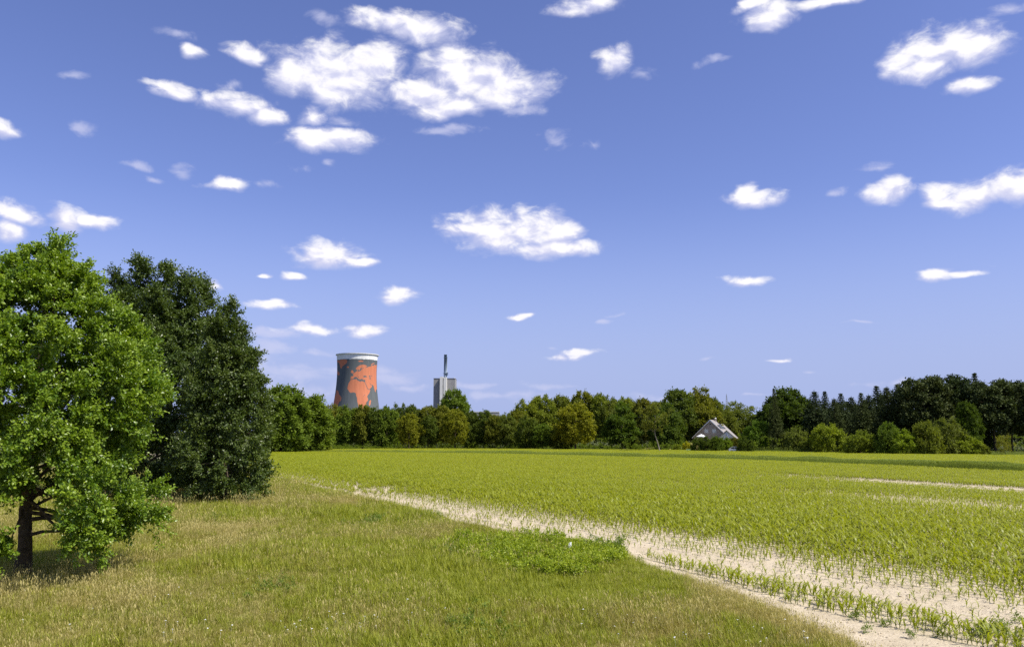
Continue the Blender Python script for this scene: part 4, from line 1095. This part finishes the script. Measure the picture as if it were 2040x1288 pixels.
stone = surface('pale_boulder', (0.52, 0.47, 0.40), 0.9, 0.2, 2.0, 0.5, 6.0)
for i, (px, py, r_) in enumerate([(1352, 895.5, 0.75), (1357, 894, 1.0), (1363, 895, 0.6)]):
    g = ground_at(px, py + 2)
    rng = np.random.default_rng(60 + i)
    mb = MB(); nv, nh = 7, 10; vs = []; fs = []
    for a in range(nv):
        for b in range(nh):
            t_, p_ = math.pi * a / (nv - 1), 2 * math.pi * b / nh
            q = r_ * (1 + 0.18 * rng.normal() * math.sin(t_))
            vs.append((q * math.sin(t_) * math.cos(p_), q * math.sin(t_) * math.sin(p_) * 0.8, q * 0.65 * math.cos(t_)))
    for a in range(nv - 1):
        for b in range(nh):
            fs.append((a * nh + b, (a + 1) * nh + b, (a + 1) * nh + (b + 1) % nh, a * nh + (b + 1) % nh))
    o = mb.raw(vs, fs).build('boulder', stone, None, True, loc=(g[0], g[1], r_ * 0.45))
    tag(o, ['left small pale boulder at the garden\'s edge', 'largest pale boulder at the garden\'s left edge', 'right pale boulder beside the green trough'][i], 'boulder', 'boulders at the garden edge')
tg = ground_at(1376, 898)
tr = tag(empty('garden_trough', tg), 'long pale green trough on the ground left of the garden hedge', 'trough')
gm = surface('pale_green_plastic', (0.25, 0.48, 0.33), 0.5)
for (x0, x1, y0, y1, z0, z1, nm) in ((-1.5, 1.5, -0.4, -0.34, 0.0, 0.55, 'side'), (-1.5, 1.5, 0.34, 0.4, 0.0, 0.55, 'side'), (-1.5, -1.44, -0.338, 0.338, 0.0, 0.55, 'end'), (1.44, 1.5, -0.338, 0.338, 0.0, 0.55, 'end'), (-1.438, 1.438, -0.338, 0.338, 0.02, 0.08, 'bottom')):
    MB().box(x0, x1, y0, y1, z0, z1).build(nm, gm, tr)

# ------------------------------------------------------------------ small plants scattered as one mass
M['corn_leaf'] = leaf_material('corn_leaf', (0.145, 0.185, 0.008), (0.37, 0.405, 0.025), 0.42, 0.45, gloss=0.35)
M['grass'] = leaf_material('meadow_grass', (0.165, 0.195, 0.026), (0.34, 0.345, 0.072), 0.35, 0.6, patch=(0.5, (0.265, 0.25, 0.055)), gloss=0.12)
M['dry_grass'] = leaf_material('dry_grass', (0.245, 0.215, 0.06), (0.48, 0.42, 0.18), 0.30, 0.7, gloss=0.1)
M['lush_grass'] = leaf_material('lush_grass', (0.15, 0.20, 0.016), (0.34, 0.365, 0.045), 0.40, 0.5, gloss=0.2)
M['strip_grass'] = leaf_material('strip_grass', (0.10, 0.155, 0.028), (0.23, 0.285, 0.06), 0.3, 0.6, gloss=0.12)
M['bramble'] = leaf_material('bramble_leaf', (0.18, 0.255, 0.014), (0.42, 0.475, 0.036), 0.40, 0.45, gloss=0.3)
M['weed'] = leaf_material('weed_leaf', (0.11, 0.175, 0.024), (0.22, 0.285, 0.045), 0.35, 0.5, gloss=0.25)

def blade_strip(base, direction, length, width, bend, segs=3):
    """one arching blade as a quad strip: returns verts, quads, v attribute"""
    d = np.array([math.cos(direction), math.sin(direction), 0.0]); side = np.array([-d[1], d[0], 0.0])
    vs, at = [], []
    ang = math.radians(90 - bend[0]); p = np.array(base, float)
    for i in range(segs + 1):
        u = i / segs
        w = width * (0.55 + 0.9 * u if u < 0.4 else 1.0 * (1 - u) / 0.6 * 0.91 + 0.02)
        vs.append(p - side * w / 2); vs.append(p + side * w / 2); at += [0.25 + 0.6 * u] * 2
        a = ang - math.radians(bend[1]) * u
        p = p + (d * math.cos(a) + np.array([0, 0, 1]) * math.sin(a)) * length / segs
    fs = [(2 * i, 2 * i + 1, 2 * i + 3, 2 * i + 2) for i in range(segs)]
    return np.array(vs), np.array(fs), np.array(at)
def tuft_mesh(name, seed, n, h, width, spread, bend, mat, seeds=0):
    rng = np.random.default_rng(seed)
    parts = []
    for i in range(n):
        b = np.append(rng.normal(size=2) * spread, -0.02)
        v, f, a = blade_strip(b, rng.random() * 6.28, h * rng.uniform(0.55, 1.15), width * rng.uniform(0.7, 1.3), (rng.uniform(2, bend), rng.uniform(10, 75)), 2)
        parts.append((v, f, np.clip(a + rng.normal() * 0.25, 0, 1)))
    for i in range(seeds):
        b = np.append(rng.normal(size=2) * spread, 0.0); dr = rng.random() * 6.28; hh = h * rng.uniform(1.2, 1.7)
        v, f, a = blade_strip(b, dr, hh, width * 0.35, (rng.uniform(2, 12), rng.uniform(5, 25)), 2)
        v[:, :2] += 0; parts.append((v, f, np.full(len(v), 0.9)))
        tip = v[-2:].mean(0)
        v, f, a = blade_strip(tip - [0, 0, 0.02], dr, h * 0.28, width * 1.5, (15, 60), 2)
        parts.append((v, f, np.full(len(v), 1.0)))
    v, f, a = merge(parts)
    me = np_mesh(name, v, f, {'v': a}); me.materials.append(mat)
    return me

def scatter(name, label, category, pts, rot, scl, idx, sources):
    """one object made of many copies of a few small plants"""
    src = bpy.data.collections.new(name + '_sources')
    for i, me in enumerate(sources):
        src.objects.link(bpy.data.objects.new('%s_source_%02d' % (name, i), me))
    me = bpy.data.meshes.new(name)
    pts = np.ascontiguousarray(pts, dtype=np.float32)
    me.vertices.add(len(pts)); me.vertices.foreach_set('co', pts.ravel())
    a = me.attributes.new('rot', 'FLOAT_VECTOR', 'POINT'); a.data.foreach_set('vector', np.ascontiguousarray(rot, dtype=np.float32).ravel())
    a = me.attributes.new('scl', 'FLOAT', 'POINT'); a.data.foreach_set('value', np.ascontiguousarray(scl, dtype=np.float32))
    a = me.attributes.new('idx', 'INT', 'POINT'); a.data.foreach_set('value', np.ascontiguousarray(idx, dtype=np.int32))
    me.update()
    o = add(name, me)
    g = bpy.data.node_groups.new(name, 'GeometryNodeTree')
    g.interface.new_socket('Geometry', in_out='INPUT', socket_type='NodeSocketGeometry')
    g.interface.new_socket('Geometry', in_out='OUTPUT', socket_type='NodeSocketGeometry')
    gi, go = g.nodes.new('NodeGroupInput'), g.nodes.new('NodeGroupOutput')
    ci = g.nodes.new('GeometryNodeCollectionInfo'); ci.inputs['Collection'].default_value = src
    ci.inputs['Separate Children'].default_value = True; ci.inputs['Reset Children'].default_value = True
    ip = g.nodes.new('GeometryNodeInstanceOnPoints'); ip.inputs['Pick Instance'].default_value = True
    g.links.new(gi.outputs[0], ip.inputs['Points']); g.links.new(ci.outputs[0], ip.inputs['Instance'])
    for an, typ, sock in (('idx', 'INT', 'Instance Index'), ('rot', 'FLOAT_VECTOR', 'Rotation'), ('scl', 'FLOAT', 'Scale')):
        na = g.nodes.new('GeometryNodeInputNamedAttribute'); na.data_type = typ; na.inputs['Name'].default_value = an
        g.links.new(na.outputs['Attribute'], ip.inputs[sock])
    g.links.new(ip.outputs[0], go.inputs[0])
    md_ = o.modifiers.new('scatter', 'NODES'); md_.node_group = g
    return tag(o, label, category, kind='stuff')
def turn(n, tilt=0.12):
    return np.stack([RNG.normal(size=n) * tilt, RNG.normal(size=n) * tilt, RNG.random(n) * 6.283], -1)

# ---- corn
def corn_leaf_mesh(seed, L, W, b0, b1):
    v, f, a = blade_strip((0.008, 0, 0), 0.0, L, W, (b0, b1), 5)
    # gutter along the midrib: lift the edges
    v[:, 2] += 0.0
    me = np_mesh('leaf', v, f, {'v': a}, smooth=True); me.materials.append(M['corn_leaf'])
    return me, (v, f, a)
rng = np.random.default_rng(101)
CORN_LEAVES = [corn_leaf_mesh(i, rng.uniform(0.30, 0.48), rng.uniform(0.045, 0.068), rng.uniform(14, 32), rng.uniform(55, 120)) for i in range(8)]
CORN_PLANS = []
for i in range(8):
    n = int(rng.integers(5, 8)); a0 = rng.random() * 6.28
    CORN_PLANS.append([(int(rng.integers(0, 8)), 0.04 + 0.18 * (k / (n - 1)), a0 + math.pi * k + rng.normal() * 0.35, rng.uniform(0.75, 1.15) * (0.75 + 0.35 * min(1, k / 3.0)), rng.normal() * 0.1) for k in range(n)])
stalk_mb = MB().tube([(0, 0, -0.03), (0.004, 0, 0.12), (0, 0.004, 0.26)], [0.013, 0.011, 0.005], 6)
stalk_me = stalk_mb.mesh('corn_stalk', True); stalk_me.materials.append(M['corn_leaf'])
sv = np.array(stalk_mb.v); 
def rotz(v, a):
    c, s = math.cos(a), math.sin(a)
    return v @ np.array([[c, s, 0], [-s, c, 0], [0, 0, 1]])
def corn_source(i):
    parts = []
    for (li, z, a, sc, tl) in CORN_PLANS[i]:
        v, f, at = CORN_LEAVES[li][1]
        parts.append((rotz(v * sc, a) + [0, 0, z], f, at))
    for a in (0.3, 1.9):        # the stalk as two crossed slips is enough inside the mass
        q = np.array([[-0.011, 0, -0.03], [0.011, 0, -0.03], [0.005, 0, 0.26], [-0.005, 0, 0.26]])
        parts.append((rotz(q, a), np.array([[0, 1, 2, 3]]), np.full(4, 0.4)))
    return merge(parts)
CORN_SRC = [corn_source(i) for i in range(8)]
def corn_row_source(seed, length=1.3):
    r = np.random.default_rng(seed); parts = []
    for k in range(8):
        v, f, at = CORN_SRC[int(r.integers(0, 8))]
        parts.append((rotz(v * r.uniform(0.85, 1.2), r.random() * 6.28) + [length * (k + r.uniform(0.1, 0.9)) / 8 - length / 2, r.normal() * 0.11, 0], f, at))
    return merge(parts)
def to_mesh(name, t, mat):
    me = np_mesh(name, t[0], t[1], {'v': t[2]}, smooth=True); me.materials.append(mat); return me

def corn_cover(s, t):
    """how much of the drilled row came up, and how tall it stands"""
    fill = np.clip((t - 55) / 30, 0, 1)
    c = np.interp(s, [22.6, 23.0, 25.4, 25.8, 27.6, 28.2, 30.6, 32.5, 34.0], [0, 0.9, 0.9, 0.14, 0.12, 0.45, 0.62, 0.85, 1.0])
    c = np.maximum(c, np.clip((t - 30) / 20, 0, 1) * np.interp(s, [25.3, 25.6, 27.6, 28.2, 30], [0, 0.30, 0.30, 0.65, 0.8]))
    c = np.maximum(c, fill * np.interp(s, [24.5, 26.5], [0.2, 0.95]))
    far_fade = np.clip((t - 62) / 30, 0, 1)
    c = c * np.where(np.abs(s - 89.3) < 1.3, 0.10 + 0.8 * far_fade, 1.0)
    patchy = np.clip(1 - np.abs(s - 66.0) / 5.0, 0, 1) * np.clip((62 - t) / 15, 0, 1)
    c = c * (1 - 0.4 * patchy) * np.clip(0.62 + 0.75 * fbm(s * 0.16, t * 0.05, 33), 0, 1)
    h = np.interp(s, [23.0, 24.2, 25.5, 27.8, 30.5, 34.5, 45.0, 62.0, 80.0, 83.0, 88.0, 91.0], [0.85, 1.08, 0.75, 0.55, 0.75, 1.22, 1.25, 0.95, 0.85, 0.45, 0.40, 0.85])
    h = np.where((s > 80) & (s < 91), h + (0.88 - h) * np.clip(far_fade * 1.2, 0, 1), h)
    h = h * (1 - 0.28 * patchy) * (0.85 + 0.3 * fbm(s * 0.12, t * 0.12, 31))
    h = np.where(s < 26, h * np.interp(t, [10, 30, 45], [1.05, 0.9, 0.6]), h)
    return c, h
def corn_points(y0, y1, dt, jitter):
    s = np.arange(20.0, 235.0, 0.62)
    t = np.arange(-150, 300, dt)
    S, T = np.meshgrid(s, t)
    S = S + RNG.normal(size=S.shape) * 0.05; T = T + RNG.uniform(-0.5, 0.5, T.shape) * dt * jitter
    S, T = S.ravel(), T.ravel()
    x = S * N_DIR[0] + T * R_DIR[0]; y = S * N_DIR[1] + T * R_DIR[1]
    ok = (y > y0) & (y <= y1)
    S, T, x, y = S[ok], T[ok], x[ok], y[ok]
    c = column_of(x, y)
    ok = (c > -120) & (c < 2160)
    S, T, x, y = S[ok], T[ok], x[ok], y[ok]
    ok = (into_field(x, y) > 0.9) & (y < field_end(x, y) - 1.0)
    S, T, x, y = S[ok], T[ok], x[ok], y[ok]
    d, w = strip_pos(x, y)
    ok = ~((d > -0.5) & (d < w + 0.5))
    S, T, x, y = S[ok], T[ok], x[ok], y[ok]
    cov, h = corn_cover(S, T)
    ok = RNG.random(len(S)) < cov
    return x[ok], y[ok], h[ok]
CORN_NEAR_Y = 78.0
x, y, h = corn_points(19.0, CORN_NEAR_Y, 0.15, 0.8)
z = field_z(x, y)
hs = h * RNG.uniform(0.75, 1.2, len(h))
kind = RNG.integers(0, 8, len(x))
# the three hundred plants that show largest are built one by one, leaf by leaf
depth = y * CP - CAM[2] * SP
row_px = 644 + FPX * ((CAM[2]) * CP + y * SP) / depth      # photograph row of the foot
cc = column_of(x, y)
seen = np.where((row_px < 1296) & (cc > 0) & (cc < 2040))[0]
nearest = seen[np.argsort(depth[seen] / hs[seen] ** 0.35)][:300]
for i in nearest:
    p = add('corn_plant', stalk_me, None, None, (x[i], y[i], z[i]), (RNG.normal() * 0.08, RNG.normal() * 0.08, RNG.random() * 6.28), (hs[i],) * 3)
    tag(p, 'young green corn plant on the bare sand at the field\'s near edge', 'corn plant', 'corn plants nearest the meadow')
    for (li, lz, a, sc, tl) in CORN_PLANS[kind[i]]:
        lf = bpy.data.objects.new('leaf', CORN_LEAVES[li][0]); COL.objects.link(lf)
        lf.parent = p; lf.location = (0, 0, lz); lf.rotation_euler = (tl, 0, a); lf.scale = (sc,) * 3
keep = np.ones(len(x), bool); keep[nearest] = False
x, y, z, hs, kind = x[keep], y[keep], z[keep], hs[keep], kind[keep]
xf, yf, hf = corn_points(CORN_NEAR_Y, 330.0, 1.15, 0.5)
row_ang = math.atan2(R_DIR[1], R_DIR[0])
pts = np.concatenate([np.stack([x, y, z], -1), np.stack([xf, yf, np.zeros(len(xf))], -1)])
rots = np.concatenate([turn(len(x)), np.stack([np.zeros(len(xf)), np.zeros(len(xf)), row_ang + RNG.normal(size=len(xf)) * 0.08 + math.pi * RNG.integers(0, 2, len(xf))], -1)])
scl = np.concatenate([hs, hf * 1.05])
idx = np.concatenate([kind, 8 + RNG.integers(0, 4, len(xf))])
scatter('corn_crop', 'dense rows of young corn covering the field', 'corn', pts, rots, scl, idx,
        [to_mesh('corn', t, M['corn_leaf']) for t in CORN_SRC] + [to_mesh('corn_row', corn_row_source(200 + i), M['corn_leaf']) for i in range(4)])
print('corn', len(x), len(xf))

# ---- meadow grass
BUMPS = [(560, 1012, 6, .32), (480, 1075, 5, .16), (330, 1095, 5, .10), (150, 1225, 5, .12), (330, 1215, 3, .1), (1250, 1225, 2.0, .2), (1580, 1240, 1.5, .5), (1660, 1275, 1.5, .5), (1450, 1180, 1.2, .45),
         (1130, 1115, 5, -.55), (1000, 1165, 4, -.40), (820, 1120, 5, -.22), (450, 1035, 2.5, -.30), (700, 1265, 4, -.08), (640, 975, 6, -.2), (760, 1040, 4, -.25), (1200, 1170, 3, -.35), (900, 1240, 4, -.05), (1450, 1260, 3, -.2)]
def dryness(x, y):
    d = 0.445 + 1.05 * (fbm(x * 0.22, y * 0.22, 41) - 0.5) + 0.5 * (fbm(x * 0.9, y * 0.9, 47) - 0.5)
    for (px, py, r, a) in BUMPS:
        g = ground_at(px, py)
        d = d + a * np.exp(-(((x - g[0]) / r) ** 2 + ((y - g[1]) / (r * 1.3)) ** 2))
    return d
def meadow_points(y0, y1, per_m2):
    xs0, xs1 = -0.72 * y1, 0.30 * y1
    n = int((xs1 - xs0) * (y1 - y0) * per_m2)
    x = RNG.uniform(xs0, xs1, n); y = RNG.uniform(y0, y1, n)
    c = column_of(x, y)
    ok = (c > -160) & (c < 1900)
    x, y = x[ok], y[ok]
    d = into_field(x, y)
    ok = (d < 0.1 + 0.5 * (RNG.random(len(x)) ** 3)) 
    return x[ok], y[ok]
X, Y = [], []
SC = []
for (y0, y1, dens, s_) in ((20.5, 34, 75, 1.0), (34, 52, 42, 1.25), (52, 110, 17, 1.7)):
    x, y = meadow_points(y0, y1, dens); X.append(x); Y.append(y); SC.append(np.full(len(x), s_))
x, y, sc0 = np.concatenate(X), np.concatenate(Y), np.concatenate(SC)
dr = dryness(x, y) + RNG.normal(size=len(x)) * 0.16
g_src = [tuft_mesh('tuft', 301 + i, 14, 0.27, 0.013, 0.07, 24, M['grass']) for i in range(4)] + \
        [tuft_mesh('tuft', 311 + i, 13, 0.25, 0.011, 0.07, 28, M['dry_grass'], 3) for i in range(4)] + \
        [tuft_mesh('tuft', 321 + i, 13, 0.31, 0.018, 0.08, 30, M['lush_grass']) for i in range(4)] + \
        [tuft_mesh('tuft', 331 + i, 5, 0.26, 0.010, 0.06, 25, M['dry_grass'], 4) for i in range(2)]
idx = np.where(dr > 0.62, 4, np.where(dr < 0.36, 8, 0)) + RNG.integers(0, 4, len(x))
stems = RNG.random(len(x)) < 0.035 + 0.09 * (fbm(x * 0.3, y * 0.3, 57) > 0.55)
idx = np.where(stems, 12 + RNG.integers(0, 2, len(x)), idx)
hvar = sc0 * RNG.uniform(0.55, 1.5, len(x)) * (0.45 + 1.15 * fbm(x * 0.45, y * 0.3, 51))
edge_d = into_field(x, y)
hvar = hvar * np.where(edge_d > -0.6, 0.75, 1.0)
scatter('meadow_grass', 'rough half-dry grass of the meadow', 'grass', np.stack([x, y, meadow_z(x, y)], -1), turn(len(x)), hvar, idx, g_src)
print('grass', len(x))

# ---- grass strip across the field and rough verge before the shrubs
n = 90000
c = RNG.uniform(380, 2150, n); yb = np.interp(c, strip_cols, strip_y); w = np.interp(c, np.arange(0, 2400, 10), STRIP_W)
u = RNG.random(n); yy = yb + w * u
xx = (c - 1020) * (yy * CP - CAM[2] * SP) / FPX
keep = RNG.random(n) < 0.5
xx, yy, u = xx[keep], yy[keep], u[keep]
hs = (0.38 + 0.65 * fbm(xx * 0.15, yy * 0.1, 61)) * np.interp(column_of(xx, yy), [700, 1200, 2040], [0.65, 0.9, 1.15])
c2 = RNG.uniform(1480, 2120, 9000); y2 = np.interp(c2, far_cols, far_y) + RNG.uniform(-1.0, 16, 9000)
x2 = (c2 - 1020) * (y2 * CP - CAM[2] * SP) / FPX
h2_ = np.where(c2 < 1700, 0.9, 0.55) * RNG.uniform(0.7, 1.3, 9000)
pts = np.concatenate([np.stack([xx, yy, np.zeros(len(xx))], -1), np.stack([x2, y2, np.zeros(9000)], -1)])
s_src = [tuft_mesh('tall_tuft', 341 + i, 16, 0.85, 0.045, 0.22, 35, M['strip_grass'], 2) for i in range(4)]
scatter('grass_strip', 'tall dark grass strip crossing the field and rough verge at its far side', 'grass', pts, turn(len(pts)), np.concatenate([hs, h2_]), RNG.integers(0, 4, len(pts)), s_src)

# ---- bramble thicket at the meadow's edge, weed clumps, weeds on the sand
def leafy_patch(name, label, category, spots, leaf, per, rad, mat, kind=None, group=None):
    rng = np.random.default_rng(int(abs(spots[0][0]) * 100) % 9999)
    c = np.array(spots); ax = unit(np.stack([rng.normal(size=len(c)) * 0.6, rng.normal(size=len(c)) * 0.6, 0.7 + rng.random(len(c)) * 0.5], -1))
    base = c.mean(0); base[2] = meadow_z(base[0], base[1]) if kind != 'sand' else 0
    v, f, a = spray_leaves(rng, c - base, ax, rad * rng.uniform(0.7, 1.3, len(c)), per, leaf, 6, up=0.9)
    o = add(name, np_mesh(name, v, f, {'v': a}), mat, None, base)
    return tag(o, label, category, group, kind if kind == 'stuff' else None)
rng = np.random.default_rng(71)
sp = []
while len(sp) < 980:
    px = rng.uniform(860, 1243); lo = np.interp(px, [860, 930, 1000, 1060, 1110, 1130, 1180, 1243], [1092, 1080, 1068, 1066, 1080, 1086, 1086, 1094]); hi = np.interp(px, [860, 950, 1100, 1200, 1243], [1110, 1135, 1152, 1140, 1118])
    py = rng.uniform(lo + 8, hi + 26)
    g = ground_at(px, py)
    if fbm(g[0] * 0.6, g[1] * 0.6, 71) < 0.34 + 0.016 * max(0.0, py - hi + 10) + 0.004 * max(0.0, 930 - px): continue
    sp.append((g[0], g[1], float(meadow_z(g[0], g[1])) + rng.uniform(0.08, 0.26 + 1.0 * max(0, fbm(g[0] * 0.5, g[1] * 0.4, 73) - 0.25))))
leafy_patch('bramble_thicket', 'low sunlit bramble thicket on the meadow\'s edge beside the bare sand', 'brambles', sp, 0.095, 54, 0.28, M['bramble'], 'stuff')
for (px, py, r, n, h, label) in [(432, 1040, 1.3, 46, 0.45, 'green weed clump in the dry grass right of the bright oak'), (742, 1046, 1.4, 50, 0.5, 'dark green weed clump in the middle of the meadow'),
                                 (850, 1036, 0.9, 26, 0.4, 'small weed clump close to the sandy edge, left of the brambles'), (1222, 1108, 0.9, 40, 0.85, 'upright dark green weeds at the brambles\' right corner'),
                                 (1150, 1140, 1.0, 34, 0.55, 'yellow-green herb clump at the front of the brambles'), (540, 1185, 1.0, 24, 0.3, 'flat weed patch in the grass below the dry meadow bulge'), (905, 1116, 0.8, 26, 0.5, 'leafy clump at the brambles\' left end'), (960, 1262, 1.2, 30, 0.25, 'flat leafy weeds at the bottom middle of the meadow')]:
    g = ground_at(px, py); rng = np.random.default_rng(px)
    sp = [(g[0] + rng.normal() * r * 0.5, g[1] + rng.normal() * r * 0.8, float(meadow_z(g[0], g[1])) + rng.uniform(0.03, h)) for k in range(n)]
    leafy_patch('weed_clump', label, 'weeds', sp, 0.07, 42, 0.22, M['weed' if px != 1150 else 'bramble'], None, 'weed clumps in the meadow')
for (px, py, r, n, label) in [(1935, 1264, 0.32, 9, 'flat leafy weed on the sand in the lower right corner'), (1972, 1266, 0.42, 18, 'largest leafy weed between the corn stalks in the lower right corner'), (2012, 1262, 0.38, 15, 'leafy weed on the sand close to the right border'),
                              (2034, 1240, 0.22, 8, 'small weed at the right border above the leafy ones'), (1985, 1246, 0.3, 12, 'dark weed tangled with the corn in the lower right corner'), (1762, 1246, 0.18, 6, 'small weed under the corn row near the sandy rim'),
                              (1872, 1268, 0.13, 5, 'tiny upright weed on bare sand left of the leafy weeds'), (1815, 1270, 0.12, 4, 'tiny flat weed on the bare sandy rim'), (1728, 1260, 0.15, 5, 'tiny weed beside the dry grass on the sandy rim'), (1700, 1232, 0.2, 6, 'low green weed where dry grass meets the sand')]:
    g = ground_at(px, py); rng = np.random.default_rng(px + 7)
    sp = [(g[0] + rng.normal() * r * 0.55, g[1] + rng.normal() * r * 0.7, rng.uniform(0.02, 0.14)) for k in range(n)]
    leafy_patch('weed_plant', label, 'weed', sp, 0.055, 30, 0.13, M['weed'], 'sand', 'weeds on the sand')

# ---- white meadow flowers
mb = MB().tube([(0, 0, 0), (0.01, 0, 0.26)], [0.003, 0.002], 4, False)
stem = np.array(mb.v), np.array(mb.f)
m_f = surface('white_petals', (0.85, 0.85, 0.82), 0.8, 0.03)
fl = MB()
for (ox, oy, oz, r_) in ((0, 0, 0.27, 0.020), (0.02, 0.012, 0.262, 0.014), (-0.018, 0.014, 0.264, 0.014), (0.002, -0.022, 0.26, 0.015)):
    ring = [(ox + r_ * math.cos(2 * math.pi * k / 7), oy + r_ * math.sin(2 * math.pi * k / 7), oz) for k in range(7)]
    fl.raw(ring + [(ox, oy, oz + 0.008)], [(k, (k + 1) % 7, 7) for k in range(7)])
fme = fl.raw(*[list(map(tuple, stem[0])), [tuple(q) for q in stem[1]]]).mesh('flower'); fme.materials.append(m_f)
FP = []
rng = np.random.default_rng(81)
for (cx_, cy_, sx_, sy_, n) in [(640, 1262, 90, 14, 34), (740, 1255, 60, 16, 16), (300, 1180, 60, 20, 8), (380, 1265, 90, 15, 18), (600, 1000, 25, 8, 26), (1250, 1250, 80, 14, 16), (1400, 1280, 90, 10, 20), (1550, 1272, 50, 12, 12), (940, 1215, 120, 30, 14), (480, 1170, 120, 30, 14), (100, 1230, 80, 25, 8)]:
    for k in range((n * 2) // 3):
        px, py = rng.normal(cx_, sx_), rng.normal(cy_, sy_)
        g = ground_at(px, py)
        if into_field(g[0], g[1]) < -0.3: FP.append((g[0], g[1], float(meadow_z(g[0], g[1])) + 0.02))
FP = np.array(FP)
scatter('white_flowers', 'tiny white flowers sprinkled over the near meadow', 'flowers', FP, turn(len(FP), 0.2), RNG.uniform(0.55, 1.05, len(FP)), np.zeros(len(FP), int), [fme])

# ---- clods on the sand
def clod(seed):
    r = np.random.default_rng(seed); mb = MB(); nv, nh = 5, 7; vs, fs = [], []
    for a in range(nv):
        for b in range(nh):
            t_, p_ = math.pi * a / (nv - 1), 2 * math.pi * b / nh; q = 1 + 0.3 * r.normal() * math.sin(t_)
            vs.append((q * math.sin(t_) * math.cos(p_), q * math.sin(t_) * math.sin(p_), 0.6 * q * math.cos(t_)))
    for a in range(nv - 1):
        for b in range(nh):
            fs.append((a * nh + b, (a + 1) * nh + b, (a + 1) * nh + (b + 1) % nh, a * nh + (b + 1) % nh))
    me = mb.raw(vs, fs).mesh('clod'); me.materials.append(M['sand']); return me
n = 26000
s = RNG.uniform(18.5, 33, n); t = RNG.uniform(5, 62, n)
x = s * N_DIR[0] + t * R_DIR[0]; y = s * N_DIR[1] + t * R_DIR[1]
ok = (into_field(x, y) > 0.1) & (y > 20.5) & (column_of(x, y) < 2150)
x, y = x[ok], y[ok]
keep = RNG.random(len(x)) < 0.25 + 0.75 * (fbm(x * 0.5, y * 0.5, 91) > 0.5)
x, y = x[keep], y[keep]
scatter('clods', 'small clods and stones strewn over the sandy soil', 'clods', np.stack([x, y, field_z(x, y)], -1), turn(len(x), 0.5), 0.010 + 0.045 * RNG.random(len(x)) ** 3.5, RNG.integers(0, 4, len(x)), [clod(i) for i in range(4)])

# ---- a scrap of white litter in the brambles
g = ground_at(1136, 1117)
rng = np.random.default_rng(93); mb = MB(); nv, nh = 7, 9; vs, fs = [], []
for a in range(nv):
    for b in range(nh):
        t_, p_ = math.pi * a / (nv - 1), 2 * math.pi * b / nh; q = 1 + 0.22 * rng.normal() * math.sin(t_)
        vs.append((0.075 * q * math.sin(t_) * math.cos(p_), 0.05 * q * math.sin(t_) * math.sin(p_), 0.16 * q * math.cos(t_)))
for a in range(nv - 1):
    for b in range(nh):
        fs.append((a * nh + b, (a + 1) * nh + b, (a + 1) * nh + (b + 1) % nh, a * nh + (b + 1) % nh))
o = mb.raw(vs, fs).build('plastic_bag', surface('white_plastic', (0.82, 0.84, 0.86), 0.35, 0.03), None, False, loc=(g[0], g[1], float(meadow_z(g[0], g[1])) + 0.62), rot=(0.2, 0.1, 0.4))
tag(o, 'small crumpled white bag caught in the brambles', 'litter')
